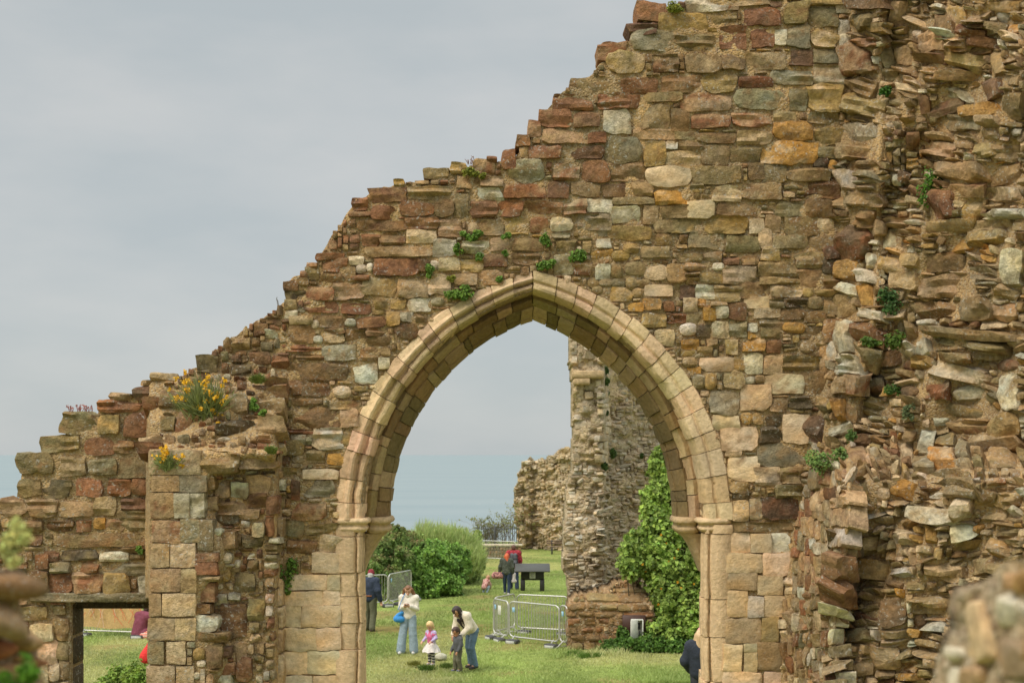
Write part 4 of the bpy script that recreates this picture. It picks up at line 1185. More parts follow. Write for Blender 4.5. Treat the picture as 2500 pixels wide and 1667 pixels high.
sb.build("rubble_facing", M_FAR, stump, sharp=28)

FT = np.array([(1240, 1180), (1254, 1150), (1262, 1135), (1276, 1121), (1296, 1119), (1314, 1126), (1338, 1114), (1346, 1110), (1363, 1100), (1399, 1092), (1440, 1090)], float)
FL = np.array([(1080, 1280), (1120, 1275), (1176, 1262), (1212, 1254), (1263, 1257), (1330, 1264), (1360, 1266)], float)
def D_far(px, py):
    px, py = np.broadcast_arrays(np.asarray(px, float), np.asarray(py, float))
    return 86.0 - np.clip(px - 1300, 0, 200) / 100.0 * 3 + 0.5 * sst(1285, 1310, px) - 0.4 * sst(1325, 1350, px) + 0.35 * fbm(px / 17.0, py / 13.0, px * 0.0, 4, 3)
def in_far(px, py):
    return (py > np.interp(px, FT[:, 0], FT[:, 1]) + 5 * vnoise(px / 9.0, px * 0.0, px * 0.0, 3)) & (px > np.interp(py, FL[:, 0], FL[:, 1]) + 2 * np.sin(py / 6.0)) & (px < 1430) & (py < 1352)
farw = thing("ruined_wall_fragment", "honey coloured ragged wall fragment with bench in front, beyond the tower", "ruin")
far_ruin(farw, D_far, in_far, 1246, 1432, 1084, 1356, 15, 3, lin(200, 178, 136), (4, 18), (3, 9), lambda x, y: "qytqcptec", (0.05, 0.16), 0.35, 0.1, 2.0)

# ------------------------------------------------------------------ near, out-of-focus walls
def near_wall(name, label, Df, inside, box_, mcol, stones, seed, parf=None, thick=0.8):
    t = thing(name, label, "wall")
    Fc = Face(Df, *box_, inside, 4, seed)
    b = Buf(); Fc.sheet(inside, 4, b, mcol, 0.02, thick, None, 11.0, None, 0.0, 9.0); b.build("mortar", M_MORTAR, t)
    sb = Buf()
    for (a, b_, c, d, k, pr) in stones:
        P, U, V, N, w, h = Fc.frame(a, b_, c, d)
        pe = k.isupper()
        stone(sb, P, U, V, N, w, h, pr, PAL[k.lower()] * Fc.rng.uniform(0.9, 1.1), Fc.rng, 0.95 if pe else 0.5, 2.6 if pe else 4, 0, 0.06, 0.008, 0.8, 0.1, 0.12)
        Fc.mark(a, b_, c, d)
    if parf:
        def em(a, b_, c, d, k):
            P, U, V, N, w, h = Fc.frame(a + 2, b_ + 2, c - 2, d - 2)
            stone(sb, P, U, V, N, w, h, Fc.rng.uniform(0.015, 0.04), PAL[k] * Fc.rng.uniform(0.8, 1.15), Fc.rng, 0.7, 3.5, 0, 0.05, 0.010, 1.3, 0.15, 0.2)
        Fc.fill(parf, em)
    sb.build("cobbles", M_NEAR, t)
NLt = np.array([(-120, 1385), (0, 1388), (50, 1392), (70, 1480), (84, 1545), (92, 1600), (96, 1640), (100, 1680)], float)
near_wall("cobble_wall", "blurred cobble wall in the near bottom left corner", lambda px, py: 3.1 + 0.05 * np.sin(np.asarray(py, float) / 60.0) + np.clip(np.asarray(px, float), 0, 99) * 0.003,
          lambda px, py: (px < np.interp(py, [1380, 1400, 1470, 1530, 1560, 1600, 1700], [8, 40, 28, 42, 60, 72, 92])) & (py > 1392), (-640, 110, 1370, 1720), lin(150, 122, 90) * 0.8,
          [(-40, 1396, 78, 1464, 'B', 0.07), (-50, 1474, 46, 1546, 'P', 0.07), (28, 1540, 92, 1592, 'p', 0.05), (-40, 1556, 24, 1610, 'r', 0.05), (46, 1598, 84, 1630, 'r', 0.035), (-30, 1620, 40, 1670, 'b', 0.04), (-60, 1480, -10, 1600, 't', 0.04)], 61,
          lambda px, py, rng: None if rng.random() < 0.3 else (24, 70, 18, 50, "bprtb"[rng.integers(5)]), 0.06)
NR = np.array([(1380, 2500), (1400, 2470), (1425, 2430), (1445, 2350), (1500, 2338), (1540, 2345), (1570, 2325), (1620, 2312), (1700, 2300)], float)
near_wall("rough_stone_wall", "blurred grey rough stone wall edge in the near bottom right corner", lambda px, py: 2.9 - np.clip(np.asarray(px, float) - 2320, -50, 300) * 0.0022 + 0.02 * np.sin(np.asarray(py, float) / 33.0 + np.asarray(px, float) / 21.0),
          lambda px, py: (px > np.interp(py, NR[:, 0], NR[:, 1])) & (py > 1378), (2290, 3040, 1370, 1720), lin(192, 166, 130), [(2360, 1470, 2420, 1620, "q", .02), (2430, 1560, 2520, 1660, "p", .02), (2440, 1450, 2500, 1530, "w", .02), (2345, 1620, 2420, 1700, "p", .02)], 62,
          lambda px, py, rng: None if rng.random() < 0.97 else (22, 60, 40, 120, "tpwqp"[rng.integers(5)]), 0.08)
def near_plant(px, py, r, D, label, base, n, leaf, tall, stems):
    rng = np.random.default_rng(int(px + py)); R = r / F * D; P = pix(px, py, D)
    t = thing("leafy_plant", label, "plant", tuple(P))
    b, s = Buf(), Buf()
    blobs = [(rng.normal(0, 0.45, 3) * np.array([R, R * 0.5, R * tall]), np.array([R, R, R * tall]) * rng.uniform(0.3, 0.6)) for i in range(8)]
    c, d = blob_points(blobs, n, rng, 0.7)
    leaf_cards(b, c, d + np.array([0, -0.3, 0.6]), leaf, leafcol(rng, n, base, 0.6), rng, 0.5)
    for i in range(stems):
        e = blobs[i % 8][0]; s = Buf()
        tube(s, [np.array([rng.normal(0, 0.1) * R, 0, -R * tall * 1.5]), e * 0.5 + np.array([0, 0, -R * 0.3]), e], 0.0025, lin(120, 108, 70), 5)
        s.build("stem", M_LEAF, t)
    b.build("leaves", M_LEAF, t, False)
near_plant(32, 1325, 48, 3.3, "pale yellow-green blurred plant growing on the near cobble wall", lin(196, 196, 120), 420, 0.017, 0.95, 9)
near_plant(60, 1650, 42, 3.0, "vivid green blurred plant low on the near cobble wall", lin(96, 140, 40), 260, 0.02, 0.9, 7)

# ------------------------------------------------------------------ shrubs, ivy, hedges
def shrub(name, label, cat, blobs_px, n, leaf, base, dark=0.35, flowers=None, seed=1, asp=0.7, shell=0.4, stems=0, group=None, up=0.5, tips=None):
    """blobs in pixels: (px, py, D, rx, ry, rdepth metres)"""
    rng = np.random.default_rng(seed)
    g = [(pix(px, py, D), np.array([rx / F * D, rd, ry / F * D])) for (px, py, D, rx, ry, rd) in blobs_px]
    sat = []
    for i in range(len(g) * 3):      # stray sprays break the outline
        C, R = g[rng.integers(len(g))]; dd = rng.normal(0, 1, 3); dd[2] = abs(dd[2]) * 0.8 + 0.1; dd[1] = -abs(dd[1]); dd /= np.linalg.norm(dd)
        sat.append((C + dd * R * rng.uniform(0.85, 1.12), R * rng.uniform(0.12, 0.30)))
    gs = g + sat
    base_pt = np.array([np.mean([q[0][0] for q in g]), np.mean([q[0][1] for q in g]), 0.0]); base_pt[2] = float(ground_z(base_pt[1]))
    t = thing(name, label, cat, tuple(base_pt), 0, group)
    b = Buf()
    c, d = blob_points(gs, n, rng, shell)
    gz = ground_z(c[:, 1]); c[:, 2] = np.maximum(c[:, 2], gz + 0.02)
    cl = fbm(c[:, 0] * 1.6, c[:, 2] * 1.6, c[:, 1] * 1.6, 91, 2)
    col = leafcol(rng, n, base, dark) * (1 + 0.28 * cl[:, None]) 
    if tips is not None:
        hi = np.clip((d[:, 2] - 0.2) * rng.random(n), 0, 1)[:, None]; col = col * (1 - hi) + tips * hi
    leaf_cards(b, c - base_pt, d + np.array([0, -0.35, up]) + rng.normal(0, 0.8, d.shape), leaf, col, rng, asp)
    b.build("foliage", M_LEAF, t, False)
    for i, (C, R) in enumerate(g):
        s = Buf()
        q0 = np.array([C[0] * 0.8 + base_pt[0] * 0.2, C[1], float(ground_z(C[1]))]) - base_pt
        e = C - base_pt + np.array([0, 0, R[2] * 0.3])
        tube(s, [q0, q0 * 0.5 + e * 0.5 + rng.normal(0, 0.05, 3), e], [0.03, 0.02, 0.008], lin(84, 70, 48), 5)
        s.build("stem", M_WOOD, t)
    if flowers:
        nf, fcol, fs, reg = flowers
        k = 0
        while k < nf:
            i = rng.integers(len(g)); C, R = g[i]
            dd = np.array([rng.normal(0, 0.7), -1.0, rng.normal(0, 0.6)]); dd /= np.linalg.norm(dd)
            p = C + dd * R * 1.04
            ppx, ppy = CX + p[0] / p[1] * F, HY - (p[2] - CAMZ) / p[1] * F
            if reg and not (reg[0] < ppx < reg[2] and reg[1] < ppy < reg[3]):
                k += 0.05; continue
            fb = Buf()
            leaf_cards(fb, np.zeros((6, 3)) + rng.normal(0, fs * 0.001, (6, 3)), np.tile(dd, (6, 1)) + rng.normal(0, 0.5, (6, 3)), fs, np.tile(fcol, (6, 1)) * rng.uniform(0.8, 1.15), rng, 0.9)
            o = fb.build("flower", M_LEAF, t, False); o.location = tuple(p - base_pt)
            k += 1
    return t
IVY = lin(160, 186, 88)
shrub("climbing_ivy", "tall bright green ivy mass with orange-yellow flowers against the right jamb", "ivy",
      [(1530, 1378, 35.0, 26, 20, .4), (1552, 1340, 35.2, 40, 34, .5), (1540, 1398, 35.0, 22, 20, .4), (1655, 1165, 36, 40, 60, .5), (1568, 1312, 35.5, 26, 30, .5), (1588, 1215, 35.8, 22, 30, .4), (1612, 1118, 36, 22, 26, .4), (1550, 1350, 35.3, 26, 24, .4), (1622, 1150, 36, 34, 50, .5), (1604, 1205, 35.8, 26, 40, .5), (1600, 1262, 35.6, 36, 45, .5), (1636, 1128, 36, 26, 40, .4), (1652, 1220, 35.6, 32, 60, .5), (1645, 1300, 35.4, 50, 60, .6), (1600, 1360, 35.2, 55, 45, .6), (1560, 1372, 35.2, 34, 26, .5), (1640, 1400, 35.2, 70, 60, .7),
       (1650, 1470, 34.9, 60, 60, .7), (1618, 1450, 35.0, 34, 60, .6), (1690, 1520, 34.7, 55, 70, .7), (1625, 1550, 34.6, 45, 50, .6), (1708, 1400, 35, 40, 90, .6), (1690, 1260, 35.5, 34, 90, .5), (1715, 1500, 34.8, 40, 80, .6), (1712, 1560, 34.6, 40, 40, .5)],
      30000, 0.112, IVY, 0.22, (24, lin(226, 176, 58), 0.06, (1560, 1300, 1712, 1520)), 3, 0.85, 0.45)
shrub("nettle_bed", "dark green nettles and leaves under the white box", "plant",
      [(1500, 1585, 34.3, 34, 26, .35), (1540, 1578, 34.3, 30, 24, .35), (1585, 1582, 34.2, 36, 34, .4), (1640, 1586, 34.1, 40, 30, .4), (1690, 1590, 34.0, 34, 32, .4), (1520, 1550, 34.5, 14, 20, .2)],
      9000, 0.09, lin(100, 136, 56), 0.3, None, 4, 0.7, 0.6)
shrub("dark_shrub", "dark green shrub with brownish leaf tips left of the hedge", "shrub",
      [(935, 1345, 50, 30, 40, .8), (962, 1330, 51, 34, 42, .8), (990, 1325, 52, 34, 32, .8), (915, 1390, 49, 26, 40, .7), (1010, 1350, 51.5, 28, 34, .7), (975, 1375, 50, 36, 40, .8), (950, 1415, 49.3, 36, 36, .7), (900, 1350, 50, 22, 30, .6)],
      19000, 0.13, lin(136, 164, 86), 0.28, None, 5, 0.6, 0.5, tips=lin(160, 122, 92))
shrub("ivy_hedge", "glossy dark ivy hedge right of the dark shrub", "hedge",
      [(1040, 1372, 51, 34, 40, .7), (1075, 1380, 51.5, 34, 42, .7), (1108, 1395, 52, 30, 42, .7), (1060, 1420, 50.6, 40, 34, .6), (1100, 1430, 51, 32, 28, .6), (1020, 1410, 50.2, 30, 44, .6), (1040, 1445, 50, 36, 20, .5), (1005, 1440, 49.6, 20, 22, .4), (1128, 1380, 53, 22, 36, .6), (1000, 1372, 51, 30, 36, .6), (1060, 1350, 52.5, 40, 30, .6), (1110, 1358, 53, 34, 28, .6)],
      23000, 0.12, lin(136, 174, 78), 0.24, None, 6, 0.8, 0.5)
def grass_mound():
    rng = np.random.default_rng(70); b = Buf()
    g = [(pix(px, py, D), np.array([rx / F * D, 1.1, ry / F * D])) for px, py, D, rx, ry in ((1000, 1352, 58, 50, 44), (1045, 1338, 58, 50, 48), (1090, 1336, 58, 48, 46), (1128, 1350, 58, 42, 44), (1060, 1370, 57, 70, 36), (1125, 1378, 57, 50, 40), (1155, 1372, 57.5, 26, 34))]
    n = 30000; c, d = blob_points(g, n, rng, 0.3); d[:, 2] = np.abs(d[:, 2])
    L = rng.uniform(0.18, 0.5, n)[:, None]; lean = rng.normal(0, 0.45, (n, 3)) + d * 0.5 + np.array([0.15, -0.25, 0.9]); lean /= np.linalg.norm(lean, axis=1)[:, None]
    sd = rng.normal(0, 1, (n, 3)); sd[:, 2] *= 0.2; sd /= np.linalg.norm(sd, axis=1)[:, None]; w = 0.016
    v = np.stack([c - sd * w, c + sd * w, c + lean * L], 1).reshape(-1, 3)
    col = leafcol(rng, n, lin(176, 194, 118), 0.55); hi = (rng.random(n) < 0.3)[:, None]; col = np.where(hi, col * 0.5 + lin(214, 214, 160) * 0.5, col)
    b.add(v, np.arange(3 * n).reshape(-1, 3), np.repeat(col, 3, 0))
    n = 7000; c, d = blob_points(g, n, rng, 0.5); c = c - np.array([0, -0.2, 0.12]); leaf_cards(b, c, d + rng.normal(0, .4, d.shape), 0.2, leafcol(rng, n, lin(130, 150, 80), 0.4), rng, 0.35)
    tag(b.build("tall_grass_mound", M_LEAF, None, False), "pale green mound of long feathery grass behind the hedge", "grass mound")
grass_mound()
shrub("yellow_green_shrub", "light yellow-green shrub at the right end of the hedge", "shrub",
      [(1150, 1345, 60, 20, 30, .7), (1160, 1370, 59, 16, 22, .6), (1140, 1375, 58, 22, 24, .6), (1164, 1312, 62, 10, 16, .4), (1128, 1392, 56, 16, 18, .5)], 5000, 0.15, lin(150, 170, 84), 0.45, None, 8, 0.6, 0.6)
shrub("broad_leaf_bush", "bright broad-leaved bush low in the window opening", "bush",
      [(300, 1655, 29, 40, 32, .4), (335, 1662, 28.6, 36, 42, .4), (262, 1672, 28.6, 26, 22, .3), (350, 1690, 28.4, 40, 30, .4)], 3800, 0.085, lin(136, 160, 66), 0.45, None, 9, 0.7, 0.5)

def bare_shrub():
    rng = np.random.default_rng(12); b = Buf()
    for i in range(34):
        px = rng.uniform(1168, 1262); x, y, z = (px - CX) / F * 84, 84 + rng.uniform(-.5, .8), float(ground_z(84))
        q = np.array([x, y, z]); L = rng.uniform(1.2, 2.9) * (0.7 + 0.3 * (px > 1215))
        e = q + np.array([rng.normal(0, 0.3) * L, 0, L])
        tube(b, [q, (q * .45 + e * .55) + rng.normal(0, .08, 3), e], [0.02, 0.014, 0.006], lin(120, 104, 78), 4)
        for k in range(10):
            f_ = rng.uniform(0.4, 1); p = q + (e - q) * f_
            e2 = p + np.array([rng.normal(0, .35), rng.normal(0, .2), rng.uniform(.1, .45)])
            tube(b, [p, (p + e2) / 2 + rng.normal(0, .03, 3), e2], 0.006, lin(130, 112, 84), 3)
            leaf_cards(b, e2[None] + rng.normal(0, .08, (3, 3)), rng.normal(0, 1, (3, 3)), 0.13, np.tile(lin(150, 152, 92), (3, 1)) * rng.uniform(.7, 1.1), rng)
    tag(b.build("sparse_shrub", M_LEAF, None, False), "sparse twiggy shrub growing through the iron railings", "shrub")
bare_shrub()

# ------------------------------------------------------------------ turf blades
def build_grass():
    rng = np.random.default_rng(99)
    n = 190000
    Dg = 29.0 + (rng.random(n) ** 1.7) * 50.0
    px = rng.uniform(120, 1740, n)
    keep = (px > 840) | (px < 400)
    Dg, px = Dg[keep], px[keep]; n = len(px)
    x = (px - CX) / F * Dg
    z = ground_z(Dg) + 0.05 * fbm(x * 0.25, Dg * 0.25, x * 0, 5, 2) - 0.01
    clump = fbm(x * 1.1, Dg * 0.7, x * 0, 23, 3)
    trod = np.exp(-((Dg - 39.6) / 1.0) ** 2) * np.clip(1 - np.abs(px - 950) / 160, 0, 1)
    ok = (rng.random(n) > trod * 1.3) & (rng.random(n) > np.clip((fbm(x * 0.8 + 7, Dg * 0.45, x * 0, 44, 3) - 0.55) * 2.5, 0, 0.8))
    x, Dg, z, clump, px = x[ok], Dg[ok], z[ok], clump[ok], px[ok]; n = len(x)
    h = (0.035 + 0.045 * rng.random(n)) * (1 + 0.5 * clump.clip(-0.8, 1.2))
    edge = np.clip((1450 - 0) * 0 + (np.abs(px - 1440) < 90) * (Dg > 33.2) * (Dg < 34.8), 0, 1)
    h = h * (1 + 1.6 * edge)
    a = rng.uniform(0, 2 * math.pi, n); wdt = 0.006 + 0.006 * rng.random(n) + Dg * 0.0001
    lean = rng.normal(0, 0.6, (n, 2)) * h[:, None]
    p0 = np.stack([x - np.cos(a) * wdt, Dg - np.sin(a) * wdt, z], 1); p1 = np.stack([x + np.cos(a) * wdt, Dg + np.sin(a) * wdt, z], 1)
    p2 = np.stack([x + lean[:, 0], Dg + lean[:, 1], z + h], 1)
    v = np.stack([p0, p1, p2], 1).reshape(-1, 3)
    t = np.clip(0.5 + 0.5 * fbm(x * 0.22, Dg * 0.16, x * 0 + 3, 11, 3) + rng.normal(0, .25, n), 0, 1)[:, None]
    y_ = np.clip(fbm(x * 0.5, Dg * 0.3, x * 0, 21, 3) * 0.9 + rng.normal(0, .18, n), 0, 0.75)[:, None]
    g = lin(146, 164, 66) * (1 - t) + lin(184, 190, 100) * t
    c = g * (1 - y_) + lin(218, 200, 140) * y_
    c = c * np.array([0.70, 0.80, 0.78]) + np.array([0.026, 0.028, 0.03])
    c = c * (1 + 0.22 * fbm(x * 0.9, Dg * 0.5, x * 0, 33, 3))[:, None]
    c = c * (0.85 + 0.3 * rng.random((n, 1)))
    b = Buf(); b.add(v, np.arange(3 * n).reshape(-1, 3), np.repeat(c, 3, 0))
    o = b.build("turf_grass", M_GRASS, None, False)
    tag(o, "short green and straw-coloured turf on the castle lawn", "grass", None, "stuff")
build_grass()
def tuft(px, py, r, label, base):
    rng = np.random.default_rng(int(px)); x, y, z = ground_at(px, py); R = r / F * y
    b = Buf(); n = 260
    for i in range(n):
        q = np.array([rng.normal(0, .45) * R, rng.normal(0, .45) * R, 0]); L = R * rng.uniform(.5, 1.0)
        e = q + np.array([rng.normal(0, .5) * L, rng.normal(0, .4) * L, L * .9]); s = np.array([.008, .003, 0])
        b.add([q - s, q + s, e], [[0, 1, 2]], base * rng.uniform(.5, 1.2))
    o = b.build("grass_tuft", M_GRASS, None, False); o.location = (x, y, z)
    tag(o, label, "grass tuft", "long tufts in the lawn")
tuft(1041, 1634, 18, "dark green long grass tuft at the toddler girl's feet", lin(84, 112, 40))
tuft(1011, 1622, 13, "brownish grass tuft left of the toddler girl's shoes", lin(128, 128, 56))
tuft(1090, 1628, 15, "soft green grass tuft between the two toddlers", lin(108, 128, 60))
for i, (px, py, r) in enumerate([(1402, 1600, 20), (1430, 1606, 20), (1460, 1604, 17)]):
    tuft(px, py, r, ["bright green long grass at the left corner of the wall stump", "bright green long grass against the middle of the stump's foot", "bright green long grass beside the nettles at the stump"][i], lin(104, 136, 52))

def rock():
    rng = np.random.default_rng(5); b = Buf(); x, y, z = ground_at(1076, 1607)
    th, ph = np.meshgrid(np.linspace(0, math.pi, 14), np.linspace(0, 2 * math.pi, 22)); dx, dy, dz = np.sin(th) * np.cos(ph), np.sin(th) * np.sin(ph), np.cos(th)
    r = 1 + .18 * fbm(dx * 1.6 + 4, dy * 1.6, dz * 1.6, 5, 3)
    v = np.stack([dx * r * .15, dy * r * .13, dz * r * .10 + .04], -1); n = 14; m = 22
    i, j = np.meshgrid(np.arange(m - 1), np.arange(n - 1), indexing='ij'); i, j = i.ravel(), j.ravel()
    b.add(v, np.stack([i * n + j, i * n + j + 1, (i + 1) * n + j + 1, (i + 1) * n + j], 1), lin(186, 182, 160))
    o = b.build("boulder", M_FAR); o.location = (x, y, z); tag(o, "pale rounded stone lying on the lawn behind the toddler girl", "stone")
rock()
# ------------------------------------------------------------------ crowd barriers, railings, bench, board, box
STEEL = lin(196, 194, 186)
def barrier(label, A, B, h=1.06, weights=True, tagcol=None, sheet=None, feet=True, group="crowd barriers on the lawn", notice=False):
    """A, B = (px, D) ends on the ground"""
    a = np.array([(A[0] - CX) / F * A[1], A[1], float(ground_z(A[1]))]); b_ = np.array([(B[0] - CX) / F * B[1], B[1], float(ground_z(B[1]))])
    L = float(np.hypot(*(b_ - a)[:2])); rz = math.atan2(b_[1] - a[1], b_[0] - a[0])
    t = thing("crowd_barrier", label, "barrier", tuple(a), rz, group)
    fr = Buf(); r = 0.019; c = 0.13; z0 = 0.17
    pts = []
    for cx, cz, a0 in ((c, h - c, 180), (L - c, h - c, 90), (L - c, z0 + c, 0), (c, z0 + c, -90)):
        for q in np.linspace(0, 90, 6): 
            ang = math.radians(a0 - q); pts.append((cx + c * math.cos(ang), 0, cz + c * math.sin(ang)))
    pts.append(pts[0]); pts.append(pts[1])
    tube(fr, pts, r, STEEL, 8, False)
    fr.build("frame", M_STEEL, t)
    n = max(4, int(L / 0.088)); me = None
    for k in range(1, n):
        if me is None:
            q = Buf(); tube(q, [(0, 0, z0), (0, 0, h * .5), (0, 0, h)], 0.0075, STEEL * .95, 5); o = q.build("bar", M_STEEL, t); me = o.data
        else:
            o = bpy.data.objects.new("bar", me); COL.objects.link(o); o.parent = t
        o.location = (L * k / n, 0, 0)
    if feet:
        for fx in (0.18, L - 0.18):
            q = Buf()
            for s in (-1, 1): tube(q, [(fx, 0, z0 + .03), (fx, s * .16, .07), (fx + .02, s * .30, 0.01)], .016, STEEL, 6)
            tube(q, [(fx, -.17, .06), (fx, .17, .06)], .014, STEEL, 6)
            q.build("foot", M_STEEL, t)
            if weights:
                q = Buf(); box(q, (fx + .12, -.22, .07), (.36, .2, .13), lin(62, 60, 58), .02); box(q, (fx + .12, -.325, .07), (.28, .012, .07), lin(190, 190, 182), .002); q.build("ballast_block", M_PAINT, t)
    if tagcol is not None:
        q = Buf(); box(q, (0.16, -.026, h - .2), (.085, .01, .12), lin(150, 190, 216), .002); q.build("plate", M_PAINT, t)
    if notice:
        q = Buf(); box(q, (L * .48, -.03, h - .26), (.17, .008, .24), lin(214, 212, 200), .002); q.build("notice", M_PAINT, t)
    if sheet is not None:
        q = Buf(); nx, nz = 30, 8
        u, w = np.meshgrid(np.linspace(.05, L - .05, nx), np.linspace(.26, h + .02, nz), indexing='ij')
        yy = -.035 - .05 * np.abs(fbm(u * 2.2, w * 2, u * 0, 3, 3))
        i, j = np.meshgrid(np.arange(nx - 1), np.arange(nz - 1), indexing='ij'); i, j = i.ravel(), j.ravel()
        q.add(np.stack([u, yy, w + .02 * np.sin(u * 5)], -1), np.stack([i * nz + j, (i + 1) * nz + j, (i + 1) * nz + j + 1, i * nz + j + 1], 1), sheet)
        q.build("hessian_sheet", M_CLOTH, t)
        q = Buf(); rr = np.random.default_rng(2)
        for k in range(16):
            x0 = rr.uniform(.1, L - .2); x1 = x0 + rr.normal(0, .25); zz = rr.uniform(.35, .95)
            tube(q, [(x0, -.11, zz + .2), ((x0 + x1) / 2 + .05, -.12, zz), (x1, -.11, max(.1, zz - rr.uniform(.1, .5)))], .006, lin(222, 108, 70) if k % 3 else lin(226, 190, 170), 4)
        q.build("twine", M_CLOTH, t)
    return t
barrier("steel barrier nearest the camera, in front of the fenced hole", (1244, 36.4), (1365, 35.3), tagcol=1)
barrier("short steel barrier with a white notice at the left end of the fenced hole", (1205, 37.3), (1241, 36.5), tagcol=1, notice=True)
barrier("steel barrier closing the left rear side of the fenced hole", (1207, 37.5), (1257, 38.6), weights=False)
barrier("steel barrier along the back of the fenced hole", (1262, 38.6), (1388, 38.0))
barrier("steel barrier pushed against the wall stump", (1367, 35.3), (1386, 35.0), tagcol=1, weights=False)
barrier("steel barrier half hidden behind the man in the maroon cap", (878, 46.2), (946, 46.6), tagcol=1)
barrier("steel barrier in front of the dark shrub, right of the man in the cap", (949, 46.8), (1004, 48.6), tagcol=1)
barrier("distant steel barrier in front of the iron railings", (1174, 73.5), (1258, 72.5), weights=False)
barrier("steel barrier covered with hessian in the window opening", (192, 37.9), (352, 37.4), sheet=lin(196, 162, 108))

def railings():
    D0 = 82.0; x0, x1 = (1166 - CX) / F * D0, (1266 - CX) / F * D0; z = float(ground_z(D0)); L = x1 - x0
    t = thing("iron_railings", "dark iron railings at the cliff edge between hedge and ruin", "railings", (x0, D0, z))
    c = lin(70, 70, 68)
    for zz in (.45, 1.38):
        q = Buf(); tube(q, [(0, 0, zz), (L / 2, 0, zz), (L, 0, zz)], .025, c, 6); q.build("rail", M_PAINT, t)
    me = None; n = 20
    for k in range(n + 1):
        if me is None:
            q = Buf(); tube(q, [(0, 0, 0), (0, 0, 1.0), (0, 0, 1.5), (0, 0, 1.56)], [.018, .018, .018, .003], c, 5); o = q.build("picket", M_PAINT, t); me = o.data
        else:
            o = bpy.data.objects.new("picket", me); COL.objects.link(o); o.parent = t
        o.location = (L * k / n, 0, 0)
    for k in (.42,):
        q = Buf(); box(q, (L * k, 0, .8), (.09, .09, 1.6), c, .01); q.build("post", M_PAINT, t)
railings()
def low_wall():
    rng = np.random.default_rng(6); x, y, z = ground_at(1218, 1366); y -= 0
    t = thing("low_stone_wall", "low flat-topped stone wall behind the distant barrier", "wall", (x, 76, float(ground_z(76))))
    b = Buf()
    for i in range(14):
        for j in range(3):
            w = .2; box(b, (-1.0 + i * .16 + (j % 2) * .06, rng.normal(0, .02), .12 + j * .2), (.15, .5, .18), PAL["bpte"[rng.integers(4)]] * rng.uniform(.7, 1.1), .03)
    b.build("rubble_facing", M_FAR, t)
    b = Buf(); box(b, (.05, 0, .71), (2.4, .62, .09), PAL["w"] * .95, .02); b.build("coping", M_FAR, t)
    b = Buf()
    for i in range(4): box(b, (-1.35 + i * .1, -.3, .4), (.07, .07, .9 + .1 * (i % 2)), lin(96, 76, 56), .01)
    o = b.build("timber_posts", M_WOOD); o.location = (x, 76, float(ground_z(76))); tag(o, "cluster of dark timber posts at the end of the distant barrier", "posts")
low_wall()
def bench():
    x, y, z = ground_at(1367, 1353)
    t = thing("park_bench", "wooden bench beside the honey coloured wall fragment", "bench", (x, y, z))
    wd = lin(112, 92, 72)
    for nm, cs in (("seat", [(.1, -.2 + i * .13, .45, 1.7, .11, .04) for i in range(4)]), ("backrest", [(.1, .26 + i * .02, .62 + i * .13, 1.7, .04, .10) for i in range(2)])):
        b = Buf()
        for (a, c, d, w, e, h) in cs: box(b, (a, c, d), (w, e, h), wd, .01)
        b.build(nm, M_WOOD, t)
    for lx in (-.45, .75):
        b = Buf(); box(b, (lx, 0, .2), (.08, .5, .42), lin(50, 48, 46), .02); box(b, (lx, .27, .55), (.07, .06, .5), lin(50, 48, 46), .01); b.build("leg", M_PAINT, t)
bench()
def board():
    x, y, z = ground_at(1300, 1444)
    t = thing("information_board", "black lectern style information board with a white notice", "sign", (x, y, z)); k = lin(46, 44, 40)
    for lx in (-.36, .36):
        b = Buf(); box(b, (lx, 0, .24), (.17, .16, .5), k, .008); b.build("post", M_PAINT, t)
    b = Buf(); box(b, (0, -.03, .66), (.86, .1, .44), k, .008); b.build("panel", M_PAINT, t)
    b = Buf(); a = math.radians(24); R = np.array([[1, 0, 0], [0, math.cos(a), -math.sin(a)], [0, math.sin(a), math.cos(a)]])
    v0 = Buf(); box(v0, (0, 0, 0), (1.3, .62, .045), lin(66, 66, 60), .01, R)
    v = v0.v[0]; v[:, 2] = v[:, 2]; v0.v[0] = v + np.array([0, -.02, .90]); v0.build("top_plate", M_PAINT, t)
    b = Buf(); box(b, (.0, -.088, .66), (.215, .008, .30), lin(206, 204, 192), .002); o = b.build("notice", M_PAINT, t)
    b = Buf()
    for i in range(7): box(b, (.0, -.0935, .56 + i * .028), (.15 if i % 3 else .11, .003, .010), lin(130, 126, 118))
    box(b, (0, -.0935, .775), (.10, .003, .02), lin(110, 120, 96)); b.build("print", M_PAINT, o)
board()
